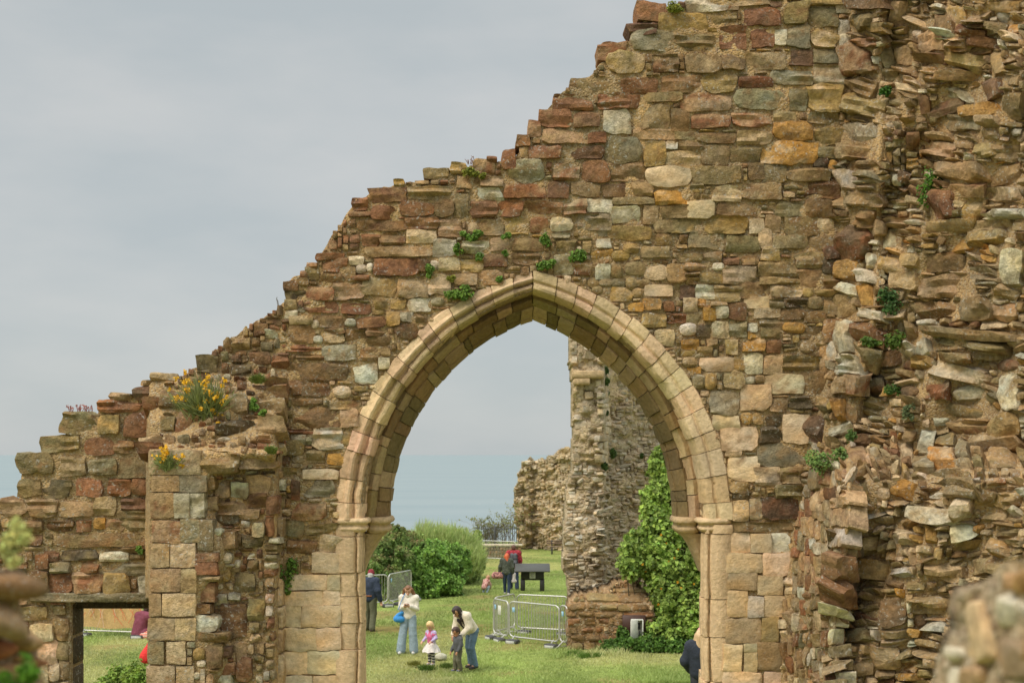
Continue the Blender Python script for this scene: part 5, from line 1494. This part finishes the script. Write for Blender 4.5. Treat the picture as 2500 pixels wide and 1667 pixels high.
def meter_box():
    P = pix(1548, 1525, 34.55)
    t = thing("electric_box", "white metal meter box with its door ajar on a brown backing", "electric box", tuple(P))
    b = Buf(); box(b, (.0, .06, .0), (.56, .06, .47), lin(72, 46, 36), .006); b.build("backing_panel", M_PAINT, t)
    wc = lin(206, 204, 192); b = Buf()
    X0, X1, Z0, Z1 = -.08, .21, -.34, .15
    for c, s in ((((X0 + X1) / 2, .0, -.095), (.29, .03, .49)), ((X0 + .012, -.1, -.095), (.024, .18, .49)), ((X1 - .012, -.1, -.095), (.024, .18, .49)), (((X0 + X1) / 2, -.1, .14), (.245, .18, .024)), (((X0 + X1) / 2, -.1, -.33), (.245, .18, .024))):
        box(b, c, s, wc, .004)
    b.build("case", M_PAINT, t)
    b = Buf(); a = math.radians(38); R = np.array([[math.cos(a), -math.sin(a), 0], [math.sin(a), math.cos(a), 0], [0, 0, 1]])
    box(b, (-.02, -.27, -.10), (.23, .018, .50), wc * .97, .004, R); b.build("door", M_PAINT, t)
    b = Buf(); box(b, (.10, -.03, -.02), (.10, .05, .16), lin(50, 50, 48), .006); box(b, (.13, -.03, -.2), (.03, .03, .12), lin(60, 60, 58), .004); b.build("meter", M_PAINT, t)
meter_box()
def marker_post(px, py, h, label):
    x, y, z = ground_at(px, py); b = Buf(); tube(b, [(0, 0, 0), (0, 0, h * .5), (0, 0, h)], .03, lin(150, 150, 142), 8); box(b, (0, 0, h + .015), (.09, .09, .03), lin(160, 160, 150), .008)
    box(b, (0, 0, .03), (.16, .16, .06), lin(120, 118, 110), .01)
    o = b.build("metal_post", M_STEEL); o.location = (x, y, z); tag(o, label, "post")
marker_post(1142, 1412, .75, "thin grey metal post at the right edge of the hedge")

# ------------------------------------------------------------------ people: signed-distance bodies meshed as one surface
def sdf_mesh(prims, vox, k):
    P = np.array([p[0] for p in prims] + [p[1] for p in prims]); rm = max(max(p[2], p[3]) for p in prims) + 0.03
    lo, hi = P.min(0) - rm, P.max(0) + rm
    n = np.ceil((hi - lo) / vox).astype(int) + 1
    f = np.full(n, 0.12)
    ax = [lo[i] + np.arange(n[i]) * vox for i in range(3)]
    for a, b, ra, rb in [p[:4] for p in prims]:
        a, b = np.asarray(a, float), np.asarray(b, float); m = max(ra, rb) + 0.05 + k
        s = [slice(max(0, int((min(a[i], b[i]) - m - lo[i]) / vox)), min(n[i], int((max(a[i], b[i]) + m - lo[i]) / vox) + 2)) for i in range(3)]
        gx, gy, gz = np.meshgrid(ax[0][s[0]], ax[1][s[1]], ax[2][s[2]], indexing='ij')
        q = np.stack([gx, gy, gz], -1); d_ = b - a; L = d_ @ d_ + 1e-12
        t = np.clip(((q - a) @ d_) / L, 0, 1)
        d = np.linalg.norm(q - a - t[..., None] * d_, axis=-1) - (ra + t * (rb - ra))
        g = f[s[0], s[1], s[2]]; h = np.clip(0.5 + 0.5 * (g - d) / k, 0, 1)
        f[s[0], s[1], s[2]] = g * (1 - h) + d * h - k * h * (1 - h)
    sg = f < 0
    c = [sg[i:n[0] - 1 + i, j:n[1] - 1 + j, l:n[2] - 1 + l] for i in (0, 1) for j in (0, 1) for l in (0, 1)]
    cnt = sum(x.astype(int) for x in c); act = (cnt > 0) & (cnt < 8)
    idx = -np.ones(act.shape, int); I = np.argwhere(act); idx[act] = np.arange(len(I))
    acc, w = np.zeros((len(I), 3)), np.zeros(len(I)); corners = [(i, j, l) for i in (0, 1) for j in (0, 1) for l in (0, 1)]
    val = {q: f[I[:, 0] + q[0], I[:, 1] + q[1], I[:, 2] + q[2]] for q in corners}
    for q in corners:
        for ax_ in range(3):
            if q[ax_] == 0:
                r = list(q); r[ax_] = 1; r = tuple(r); va, vb = val[q], val[r]; cr = (va < 0) != (vb < 0)
                t = np.where(cr, va / np.where(va == vb, 1, va - vb), 0); p = np.array(q, float)[None] + t[:, None] * (np.array(r) - np.array(q))
                acc[cr] += p[cr]; w[cr] += 1
    v = lo + (I + acc / w[:, None].clip(1)) * vox
    faces = []
    for ax_ in range(3):
        o1, o2 = [(1, 2), (2, 0), (0, 1)][ax_]
        s0 = [slice(0, n[i]) for i in range(3)]; s1 = list(s0); s0[ax_] = slice(0, n[ax_] - 1); s1[ax_] = slice(1, n[ax_])
        A, B = sg[tuple(s0)], sg[tuple(s1)]; E = np.argwhere(A != B)
        E = E[(E[:, o1] > 0) & (E[:, o2] > 0) & (E[:, o1] < n[o1] - 1) & (E[:, o2] < n[o2] - 1)]
        ins = A[E[:, 0], E[:, 1], E[:, 2]]
        def cell(da, db):
            q = E.copy(); q[:, o1] -= da; q[:, o2] -= db; return idx[q[:, 0], q[:, 1], q[:, 2]]
        q = np.stack([cell(1, 1), cell(0, 1), cell(0, 0), cell(1, 0)], 1)
        q[~ins] = q[~ins][:, ::-1]; faces.append(q)
    fc = np.concatenate(faces); fc = fc[(fc >= 0).all(1)]
    return v, fc

def sdf_obj(name, prims, mat, parent, vox=0.011, k=0.025, colfn=None):
    v, f = sdf_mesh(prims, vox, k)
    best = np.full(len(v), 9.0); col = np.zeros((len(v), 3))
    for p in prims:
        a, b = np.asarray(p[0], float), np.asarray(p[1], float); d_ = b - a; t = np.clip(((v - a) @ d_) / (d_ @ d_ + 1e-12), 0, 1)
        d = np.linalg.norm(v - a - t[:, None] * d_, axis=1) - (p[2] + t * (p[3] - p[2]))
        s = d < best; best[s] = d[s]; col[s] = p[4]
    if colfn: col = colfn(v, col)
    if mat is M_CLOTH: v = v + 0.007 * np.stack([fbm(v[:, 0] * 14 + q, v[:, 1] * 14, v[:, 2] * 8 + q, 7 + q, 2) for q in (0, 9, 17)], 1)
    b = Buf(); b.add(v, f, col); return b.build(name, mat, parent)

J0 = dict(head=(0, -.01, 1.575), neck=(0, .01, 1.44), chest=(0, 0, 1.25), pelvis=(0, 0, .93), shL=(.175, 0, 1.39), shR=(-.175, 0, 1.39), elL=(.24, .01, 1.12), elR=(-.24, .01, 1.12),
          wrL=(.25, -.05, .88), wrR=(-.25, -.05, .88), hiL=(.09, 0, .90), hiR=(-.09, 0, .90), knL=(.10, -.01, .49), knR=(-.10, -.01, .49), anL=(.10, .01, .08), anR=(-.10, .01, .08), fdL=(.02, -1, 0), fdR=(-.02, -1, 0))
SKIN = lin(206, 158, 128)
def person(label, px, py, h, yaw, over, top, bottom, hair, shoes, skin=SKIN, pitch=0.0, head_yaw=0.0, face=True, big_head=1.0, extra=None, legs_body=True, hood=None, D=None):
    """top=(name,colour,inflate[,pattern]); bottom=(name,colour,hip,knee,ankle radius); hair=(colour, prims relative to head centre)"""
    if D is None: x, y, z = ground_at(px, py)
    else: y = D; x = (px - CX) / F * D; z = float(ground_z(D))
    t = thing("person", label, "person", (x, y, z), math.radians(yaw))
    s = h / 1.7
    J = {k_: np.array(v_, float) for k_, v_ in J0.items()}
    for k_, v_ in over.items(): J[k_] = np.array(v_, float)
    for k_ in J:
        if not k_.startswith("fd"): J[k_] = J[k_] * s
    ca, sa = math.cos(pitch), math.sin(pitch); cy, sy = math.cos(head_yaw), math.sin(head_yaw)
    def hp(p):
        p = np.array(p, float) * s * big_head; p = np.array([p[0], p[1] * ca + p[2] * sa, -p[1] * -sa * -1 + p[2] * ca]) if False else np.array([p[0], p[1] * ca - p[2] * -sa * -1, p[1] * sa + p[2] * ca])
        p = np.array([p[0] * cy - p[1] * sy, p[0] * sy + p[1] * cy, p[2]]); return J["head"] + p
    def pr(a, b, ra, rb, c, inf=0.0): return (a, b, ra * s + inf, rb * s + inf, c)
    bh = big_head; dk = skin * .35
    body = [pr(hp((0, .012, -.005)), hp((0, .005, .035)), .082 * bh, .088 * bh, skin), pr(hp((0, -.03, -.06)), hp((0, -.045, -.075)), .056 * bh, .045 * bh, skin),
            pr(hp((0, -.088, -.012)), hp((0, -.104, -.03)), .010 * bh, .015 * bh, skin), pr(hp((.082, .01, -.01)), hp((.084, .015, -.03)), .016 * bh, .013 * bh, skin), pr(hp((-.082, .01, -.01)), hp((-.084, .015, -.03)), .016 * bh, .013 * bh, skin),
            pr(J["neck"], hp((0, 0, -.05)), .052, .05, skin),
            pr(J["shL"], J["shR"], .06, .06, skin), pr(J["neck"], J["chest"], .06, .075, skin), pr(J["chest"], J["pelvis"], .08, .08, skin)]
    if face:
        for e in (-.034, .034): body.append(pr(hp((e, -.083, .012)), hp((e, -.084, .012)), .0115, .0115, dk))
        body.append(pr(hp((-.02, -.086, -.062)), hp((.02, -.086, -.062)), .008, .008, skin * np.array([.75, .45, .42])))
        for e in (-.036, .036): body.append(pr(hp((e - .012, -.086, .036)), hp((e + .012, -.086, .036)), .006, .006, dk))
    for q in "LR":
        body += [pr(J["sh" + q], J["el" + q], .045, .040, skin), pr(J["el" + q], J["wr" + q], .038, .027, skin), pr(J["hi" + q], J["kn" + q], .075, .055, skin), pr(J["kn" + q], J["an" + q], .05, .036, skin)]
        d = J["wr" + q] - J["el" + q]; d = d / np.linalg.norm(d); sd = np.cross(d, (0, 1, 0)); sd = sd / (np.linalg.norm(sd) + 1e-6); nn = np.cross(sd, d)
        w = J["wr" + q]; palm = w + d * .075 * s
        body.append(pr(w, palm, .026, .034, skin))
        for fi, (o, Lf) in enumerate(((-.027, .062), (-.009, .075), (.009, .07), (.027, .055))):
            k0 = palm + sd * o * s + d * .015 * s; k1 = k0 + d * Lf * .55 * s + nn * .012 * s; body += [pr(k0, k1, .0105, .0095, skin), pr(k1, k1 + d * Lf * .4 * s + nn * .03 * s, .0095, .008, skin)]
        th0 = w + d * .025 * s + sd * -.028 * s; body.append(pr(th0, th0 + (d * .04 - sd * .022 + nn * .015) * s, .012, .010, skin))
        fd = J["fd" + q] / np.linalg.norm(J["fd" + q]); body.append(pr(J["an" + q], J["an" + q] + fd * .12 * s - np.array([0, 0, .035 * s]), .04, .03, skin))
    sdf_obj("body", body, M_SKIN, t, .0085 if s > .7 else .007, .012)
    nm, tc, inf = top[:3]; inf *= s
    tp = [pr(J["shL"], J["shR"], .075, .075, tc, inf), pr(J["neck"] - np.array([0, 0, .05 * s]), J["chest"], .075, .115, tc, inf)]
    tp.append(pr(J["chest"], J["pelvis"], .115, .11, tc, inf))
    ax = (J["shL"] - J["shR"]); ax /= np.linalg.norm(ax)
    for e in (-1, 1):
        tp.append(pr(J["chest"] + ax * e * .07 * s + (J["neck"] - J["chest"]) * .35, J["pelvis"] + ax * e * .06 * s, .105, .10, tc, inf))
    for q in "LR":
        tp += [pr(J["sh" + q], J["el" + q], .058, .05, top[4] if len(top) > 4 else tc, inf), pr(J["el" + q], J["wr" + q] * .97 + J["el" + q] * .03, .05, .04, top[4] if len(top) > 4 else tc, inf * .9)]
    if hood is not None: tp += [(J["neck"] + np.array(a) * s, J["neck"] + np.array(b) * s, r1 * s, r2 * s, hood[0]) for a, b, r1, r2 in hood[1]]
    sdf_obj(nm, tp, M_CLOTH, t, .012 if s > .7 else .009, .03 * s + .004, top[3] if len(top) > 3 else None)
    bn, bc, r1, r2, r3 = bottom[:5]
    bp = [pr(J["hiL"], J["hiR"], .105, .105, bc), pr(J["pelvis"], (J["hiL"] + J["hiR"]) / 2, .11, .11, bc)]
    for q in "LR": bp += [pr(J["hi" + q], J["kn" + q], r1, r2, bc), pr(J["kn" + q], J["an" + q] + np.array([0, 0, .02 * s]), r2, r3, bc)]
    sdf_obj(bn, bp, M_CLOTH, t, .011 if s > .7 else .008, .02, bottom[5] if len(bottom) > 5 else None)
    if hair is not None:
        sdf_obj("hair", [pr(hp(a), hp(b), ra * bh, rb * bh, hair[0]) for a, b, ra, rb in hair[1]], M_SKIN, t, .010 if s > .7 else .008, .02, lambda v, c: c * (1 + .35 * fbm(v[:, 0] * 45, v[:, 1] * 45, v[:, 2] * 9, 3, 2))[:, None])
    for q in "LR":
        fd = J["fd" + q] / np.linalg.norm(J["fd" + q]); A = J["an" + q] - np.array([0, 0, .03 * s])
        sdf_obj("shoe", [pr(A - fd * .04 * s, A + fd * .14 * s - np.array([0, 0, .012 * s]), .045, .038, shoes), pr(A, A + np.array([0, 0, .03 * s]), .045, .045, shoes)], M_CLOTH, t, .009, .01)
    if extra: extra(t, s, J, hp)
    return t

def bowl_hair(back=.0, down=.02, r=.098):   # cap of hair that leaves the face free
    return [((0, .03, .035), (0, .035, .02), r, r), ((0, -.02, .075), (0, -.035, .085), .068, .05), ((0, .06, -.03), (0, .07, -.03 - down), .075, .06)]
LONG = bowl_hair() + [((.085, .03, .02), (.105, .03, -.13), .035, .045), ((-.085, .03, .02), (-.105, .03, -.13), .035, .045), ((0, .08, 0), (0, .085, -.2), .08, .07), ((.08, .0, .04), (.095, 0, -.06), .025, .03), ((-.08, .0, .04), (-.095, 0, -.06), .025, .03)]

# woman in the white jumper, looking down at the camera in her hands
def ex_white(t, s, J, hp):
    b = Buf(); c = (J["wrL"] + J["wrR"]) / 2 + np.array([0, -.075, .045])
    box(b, c, (.105, .035, .066), lin(40, 38, 38), .006); tube(b, [c + np.array([0, -.016, 0]), c + np.array([0, -.045, 0])], .024, lin(70, 68, 66), 10); box(b, c + np.array([0, 0, .037]), (.05, .03, .014), lin(190, 186, 180), .003)
    tag(b.build("camera", M_PAINT, t))
    sdf_obj("collar", [((-.03 * s, -.02, J["neck"][2] + .02), (.03 * s, -.02, J["neck"][2] + .02), .075 * s, .075 * s, lin(222, 212, 196)), ((0, .02, J["neck"][2] + .03), (0, -.04, J["neck"][2] + .01), .08 * s, .075 * s, lin(222, 212, 196))], M_CLOTH, t, .01, .02)
w1 = person("woman in a cream roll-neck jumper and wide jeans looking at a small camera", 998, 1594, 1.64, -8,
       dict(head=(0, -.06, 1.56), elL=(.205, .0, 1.11), elR=(-.205, .0, 1.11), wrL=(.07, -.23, 1.19), wrR=(-.07, -.23, 1.19), hiL=(.085, 0, .9), anL=(.13, 0, .07), anR=(-.19, -.06, .07), knL=(.11, -.02, .48), knR=(-.14, -.04, .48)),
       ("jumper", lin(226, 216, 200), .012), ("jeans", lin(142, 158, 168), .105, .10, .115), (lin(128, 88, 58), LONG + [((-.1, .0, .05), (-.13, .02, -.1), .03, .04), ((.1, 0, .05), (.14, .02, -.12), .03, .045)]), lin(206, 204, 196), pitch=.38, extra=ex_white)
def bag_obj(name, label, cat, owner, loc, prims, col, strap=None, colfn=None, strapcol=None):
    t = thing(name, label, cat, loc)
    sdf_obj("bag_body", [p + (col,) for p in prims], M_CLOTH, t, .009, .03, colfn)
    if strap is not None:
        b = Buf(); tube(b, strap, .010, col * .8 if strapcol is None else strapcol, 6); b.build("strap", M_CLOTH, t)
x_, y_, z_ = w1.location
bag_obj("shoulder_bag", "bright blue slouchy bag hanging at the camera woman's hip", "bag", w1, (x_ - .23, y_ - .08, z_ + .86), [((-.05, 0, -.02), (.06, 0, -.03), .085, .08), ((-.03, 0, .06), (.07, 0, .12), .05, .045)], lin(62, 140, 206), [(-.02, 0, .2), (.08, -.02, .45), (.14, 0, .58), (.14, .06, .5), (.1, .06, .25)])

# toddler girl
def ex_girl(t, s, J, hp):
    b = Buf(); nr, na = 9, 48; a = np.arange(na) * 2 * math.pi / na; rows = []
    for i in range(nr):
        q = i / (nr - 1); r = .085 + .125 * q ** .8; rows.append(np.stack([(r + .016 * q * np.sin(a * 9 + i * .3)) * np.cos(a), (r + .016 * q * np.sin(a * 9)) * np.sin(a), .50 - .20 * q + .010 * q * np.sin(a * 7 + 1)], 1))
    v = np.concatenate(rows); i, j = np.meshgrid(np.arange(nr - 1), np.arange(na), indexing='ij'); i, j = i.ravel(), j.ravel(); k = (j + 1) % na
    b.add(v, np.stack([i * na + j, (i + 1) * na + j, (i + 1) * na + k, i * na + k], 1), lin(222, 212, 204)); b.build("skirt", M_CLOTH, t)
    tp = [(J["shL"] * .95, J["shR"] * .95, .062, .062, lin(206, 104, 140)), (J["chest"], J["pelvis"], .088, .092, lin(206, 104, 140)), (J["neck"] - np.array([0, 0, .03]), J["chest"], .06, .085, lin(206, 104, 140))]
    sdf_obj("gilet", tp, M_CLOTH, t, .008, .02)
stripe = lambda v, c: np.where((np.floor(v[:, 2] / .032).astype(int) % 2 == 0)[:, None], lin(48, 46, 50), lin(206, 200, 192))
person("toddler girl in a pink gilet, white skirt and striped leggings looking down", 1053, 1622, .99, -35, dict(head=(-.0, -.09, 1.50), neck=(0, -.02, 1.33), chest=(0, -.02, 1.10), shL=(.16, -.02, 1.25), shR=(-.16, -.02, 1.25), elL=(.25, -.03, 1.04), elR=(-.24, -.03, 1.04), wrL=(.20, -.22, .95), wrR=(-.22, -.25, .93), pelvis=(0, .02, .85), hiL=(.08, 0, .80), hiR=(-.08, 0, .80), knL=(.09, -.02, .43), knR=(-.09, 0, .43)),
       ("sleeved_top", lin(186, 168, 206), .012), ("leggings", lin(120, 120, 120), .095, .075, .065, stripe), (lin(222, 184, 128), bowl_hair(0, .03, .102) + [((.07, .04, 0), (.09, .03, -.07), .035, .03), ((-.07, .04, 0), (-.09, .03, -.07), .035, .03)]), lin(214, 204, 206), pitch=.6, big_head=1.42, extra=ex_girl)

# woman in cream fleece bending over the small boy
def ex_braid(t, s, J, hp):
    pts = [hp((.06, -.02, -.06)), hp((.09, -.06, -.15)), hp((.10, -.07, -.28)), hp((.09, -.08, -.42))]
    b = Buf(); hc = lin(58, 42, 38)
    for i, p in enumerate(np.linspace(0, 1, 14)):
        q = np.array([np.interp(p, [0, .33, .66, 1], [w_[k_] for w_ in pts]) for k_ in range(3)])
        if i: tube(b, [prev, (prev + q) / 2 + np.array([.008 * (-1) ** i, 0, 0]), q], [.026, .032, .022], hc, 7)
        prev = q
    b.build("braid", M_SKIN, t)
    sdf_obj("undershirt", [(J["chest"] * .5 + J["neck"] * .5 + np.array([0, -.10, -.06]), J["pelvis"] + np.array([0, -.10, .02]), .06, .07, lin(58, 48, 52))], M_CLOTH, t, .011, .02)
person("woman with a dark braid in a cream fleece bending over the small boy", 1149, 1630, 1.62, -48, dict(head=(.02, -.44, 1.34), neck=(.02, -.30, 1.29), chest=(0, -.18, 1.13), pelvis=(0, .02, .90), shL=(.18, -.26, 1.24), shR=(-.16, -.26, 1.24), elL=(.22, -.24, .97), elR=(-.2, -.28, .97), wrL=(.12, -.38, .80), wrR=(-.14, -.40, .80), hiL=(.09, .04, .88), hiR=(-.09, .04, .88), knL=(.11, -.06, .48), knR=(-.10, .02, .48), anL=(.12, .03, .07), anR=(-.12, .12, .07)),
       ("fleece", lin(222, 208, 186), .03), ("jeans", lin(96, 118, 136), .10, .075, .075), (lin(52, 38, 34), bowl_hair(0, .04) + [((.07, .02, .02), (.09, 0, -.06), .03, .03), ((-.07, .02, .02), (-.09, -.01, -.08), .035, .03), ((0, -.05, .08), (.03, -.09, .05), .04, .02)]), lin(70, 60, 56), skin=lin(186, 138, 108), pitch=.75, extra=ex_braid)
person("toddler boy in a dark grey hoodie and olive trousers looking down", 1118, 1637, .98, -55, dict(head=(0, -.10, 1.48), neck=(0, -.02, 1.31), chest=(0, 0, 1.08), shL=(.16, 0, 1.22), shR=(-.16, 0, 1.22), elL=(.23, 0, .98), elR=(-.22, 0, .98), wrL=(.2, -.14, .78), wrR=(-.2, -.16, .76), pelvis=(0, .02, .80), hiL=(.085, .02, .76), hiR=(-.085, .02, .76), knL=(.1, -.03, .41), knR=(-.1, -.06, .41), anL=(.1, .05, .07), anR=(-.1, -.06, .07)),
       ("hoodie", lin(82, 82, 84), .028), ("trousers", lin(96, 92, 72), .11, .095, .085), (lin(70, 46, 36), bowl_hair(0, .02, .1) + [((.05, .03, .09), (-.04, .05, .09), .04, .04), ((0, .07, .05), (0, .09, 0), .05, .05)]), lin(120, 122, 134), skin=lin(184, 130, 100), pitch=.55, big_head=1.42, hood=(lin(70, 70, 72), [((-.06, .09, 0), (.06, .09, 0), .06, .06)]))
# man in cap
def ex_cap(t, s, J, hp):
    sdf_obj("cap", [(hp((0, .01, .05)), hp((0, .005, .07)), .098 * s, .088 * s, lin(134, 42, 52)), (hp((-.03, -.10, .045)), hp((.03, -.10, .045)), .025, .025, lin(134, 42, 52))], M_CLOTH, t, .009, .015)
    b = Buf(); box(b, (0.02, .155, .985), (.26, .02, .035), lin(150, 92, 52), .004); b.build("belt", M_CLOTH, t)
person("man in a maroon cap, navy jacket and olive trousers walking away", 903, 1540, 1.70, 165, dict(head=(-.02, -.05, 1.56), elL=(.25, .03, 1.14), elR=(-.26, .06, 1.13), wrR=(-.30, -.02, .87), wrL=(.26, -.06, .9), knL=(.11, -.06, .5), anL=(.11, -.02, .08), anR=(-.11, .12, .08)),
       ("jacket", lin(44, 54, 72), .035), ("trousers", lin(92, 92, 68), .115, .095, .085), (lin(200, 198, 192), [((0, .04, -.01), (0, .05, -.05), .085, .075)]), lin(66, 52, 44), face=False, extra=ex_cap)
# couple walking away up the slope
mott = lambda v, c: c * (1 + .9 * (fbm(v[:, 0] * 30, v[:, 1] * 30, v[:, 2] * 30, 5, 2) > .25)[:, None])
RED = lin(196, 92, 48)
w2 = person("red-haired woman in a dark flecked jumper walking up the slope", 1237, 1451, 1.52, 172, dict(head=(0, -.06, 1.55), knL=(.09, -.08, .5), anL=(.09, -.14, .08), anR=(-.09, .10, .08), elL=(.26, .03, 1.14), elR=(-.25, .03, 1.13), wrL=(.29, -.03, .92)),
       ("jumper", lin(66, 70, 60), .03, mott), ("jeans", lin(44, 58, 78), .10, .075, .06), (RED, bowl_hair() + [((0, .08, 0), (-.03, .11, -.2), .085, .08), ((-.04, .1, -.15), (-.10, .10, -.32), .06, .035), ((.06, .05, 0), (.05, .08, -.15), .05, .05)]), lin(196, 188, 180), face=False)
x_, y_, z_ = w2.location
leop = lambda v, c: np.where((fbm(v[:, 0] * 40, v[:, 1] * 40, v[:, 2] * 40, 8, 2) > .15)[:, None], lin(96, 58, 58), c)
bag_obj("handbag", "pink and brown spotted handbag carried by the red-haired woman", "bag", w2, (x_ - .34, y_ + .04, z_ + .68), [((-.12, 0, 0), (.14, 0, 0), .10, .10), ((-.10, 0, .08), (.12, 0, .08), .07, .07)], lin(188, 134, 126), [(-.12, 0, .1), (-.04, 0, .24), (.06, 0, .26), (.12, 0, .1)], leop)
bag_obj("tote_bag", "pale cloth bag hanging from the red-haired woman's right arm", "bag", w2, (x_ + .25, y_ + .02, z_ + .62), [((0, 0, -.12), (.02, 0, .12), .07, .06), ((-.03, 0, -.14), (.06, 0, -.12), .06, .06)], lin(196, 186, 180), [(-.03, 0, .15), (-.02, 0, .4), (.03, 0, .4), (.05, 0, .15)])
plaid = lambda v, c: c * np.where(((np.floor(v[:, 2] / .06).astype(int) % 2 == 0) ^ (np.floor(v[:, 0] / .07).astype(int) % 2 == 0))[:, None], 1.0, .55)
m2 = person("man in a red checked jacket with short hair walking up the slope", 1254, 1440, 1.72, 184, dict(head=(0, -.03, 1.57), knL=(.1, -.03, .5), anL=(.1, -.10, .08), anR=(-.12, .10, .08), knR=(-.1, .02, .5)),
       ("jacket", lin(172, 48, 58), .04, plaid), ("trousers", lin(50, 62, 84), .11, .085, .075), (lin(92, 58, 42), [((0, .02, .035), (0, .03, 0), .094, .088)]), lin(64, 60, 60), face=False)
x_, y_, z_ = m2.location
bag_obj("backpack", "grey and black backpack on the red-jacketed man's back", "backpack", m2, (x_ + .0, y_ - .22, z_ + 1.18), [((-.08, 0, -.16), (-.07, 0, .16), .09, .08), ((.08, 0, -.16), (.07, 0, .16), .09, .08), ((-.06, -.07, -.12), (.06, -.07, -.12), .06, .06)], lin(92, 92, 96), [(-.09, .02, .2), (-.11, .12, .22), (-.12, .2, .1)],
        lambda v, c: np.where((np.abs(v[:, 2] - .02) < .02)[:, None] | (np.abs(v[:, 0]) > .12)[:, None], lin(48, 48, 50), c))
flor = lambda v, c: np.where((fbm(v[:, 0] * 22, v[:, 1] * 22, v[:, 2] * 22, 6, 2) > .3)[:, None], lin(150, 84, 78), c)
person("small child in a pink patterned coat crouching on the grass", 1184, 1448, .95, 150, dict(head=(-.05, -.34, .98), neck=(-.02, -.24, .86), chest=(0, -.12, .70), pelvis=(0, .10, .42), shL=(.15, -.2, .80), shR=(-.15, -.2, .80), elL=(.2, -.32, .58), elR=(-.2, -.32, .58), wrL=(.12, -.42, .38), wrR=(-.14, -.42, .36), hiL=(.10, .08, .38), hiR=(-.10, .08, .38), knL=(.14, -.24, .46), knR=(-.16, -.26, .46), anL=(.12, 0, .07), anR=(-.14, -.02, .07)),
       ("coat", lin(206, 160, 148), .045, flor), ("jeans", lin(170, 186, 200), .10, .08, .07), (lin(176, 130, 96), bowl_hair(0, .03, .1)), lin(206, 202, 196), face=False, pitch=.5, big_head=1.4, hood=(lin(206, 160, 148), [((-.05, .05, .03), (.05, .05, .03), .09, .09)]))
# onlooker at the right jamb
def ex_hat(t, s, J, hp):
    sdf_obj("hat", [(hp((0, .0, .07)), hp((0, .0, .085)), .098 * s, .08 * s, lin(214, 150, 140))], M_CLOTH, t, .009, .015)
    sdf_obj("collar", [(J["neck"] + np.array([-.08, .02, -.03]), J["neck"] + np.array([.08, .02, -.03]), .035, .035, lin(190, 186, 178))], M_CLOTH, t, .01, .02)
person("blond person in a navy jacket and pink hat half hidden by the right jamb", 1712, 0, 1.62, 160, dict(elL=(.28, .02, 1.12), elR=(-.28, .02, 1.12), wrL=(.22, -.14, .95), wrR=(-.22, -.14, .95)), ("jacket", lin(38, 44, 56), .05), ("trousers", lin(50, 52, 58), .11, .09, .08), (lin(214, 180, 138), LONG), lin(50, 46, 44), face=False, extra=ex_hat, D=24.2)
# visitors seen through the small opening
person("person in a maroon hooded top sitting on the grass in the window opening", 342, 1558, 1.56, 150, dict(head=(-.16, -.14, .84), neck=(-.12, -.06, .72), chest=(-.06, .0, .48), pelvis=(0, .06, .15), shL=(.06, -.02, .64), shR=(-.30, -.02, .64), elL=(.26, -.18, .50), elR=(-.42, -.12, .50), wrL=(.34, -.36, .66), wrR=(-.36, -.30, .44), hiL=(.12, 0, .13), hiR=(-.12, 0, .13), knL=(.2, -.40, .30), knR=(-.2, -.40, .30), anL=(.16, -.62, .08), anR=(-.2, -.62, .08)),
       ("hooded_top", lin(122, 58, 74), .06), ("jeans", lin(96, 140, 176), .12, .075, .07), (lin(66, 46, 40), bowl_hair()), lin(60, 60, 64), face=False, hood=(lin(122, 58, 74), [((-.07, .08, .0), (.07, .08, .0), .075, .075), ((.12, .06, -.55), (-.12, .06, -.55), .15, .15)]))
rib = lambda v, c: c * (.72 + .28 * np.abs(np.sin(v[:, 2] * 60)))[:, None]
person("crouching visitor in a quilted red jacket mostly hidden behind the buttress", 371, 1628, 1.35, 100, dict(head=(0, -.24, .86), neck=(0, -.16, .74), chest=(0, -.06, .58), pelvis=(0, .14, .30), shL=(.17, -.12, .68), shR=(-.17, -.12, .68), elL=(.22, -.26, .48), elR=(-.22, -.26, .48), wrL=(.14, -.40, .36), wrR=(-.14, -.40, .36), hiL=(.1, .1, .28), hiR=(-.1, .1, .28), knL=(.13, -.26, .42), knR=(-.13, -.26, .42), anL=(.12, 0, .07), anR=(-.12, 0, .07)),
       ("quilted_jacket", lin(226, 52, 48), .085, rib), ("trousers", lin(56, 58, 66), .10, .08, .07), (lin(70, 50, 40), bowl_hair()), lin(60, 60, 64), face=False)
x_, y_, z_ = ground_at(362, 1560)
bag_obj("holdall", "salmon and white striped holdall on the grass by the maroon-topped person", "bag", None, (x_, y_, z_ + .09), [((-.14, 0, 0), (.16, 0, 0), .09, .10), ((-.06, 0, .05), (.14, 0, .06), .08, .08)], lin(222, 120, 96), [(-.08, 0, .1), (0, 0, .22), (.08, 0, .12)], lambda v, c: np.where((np.floor(v[:, 2] / .03).astype(int) % 2 == 0)[:, None], lin(226, 190, 176), c))
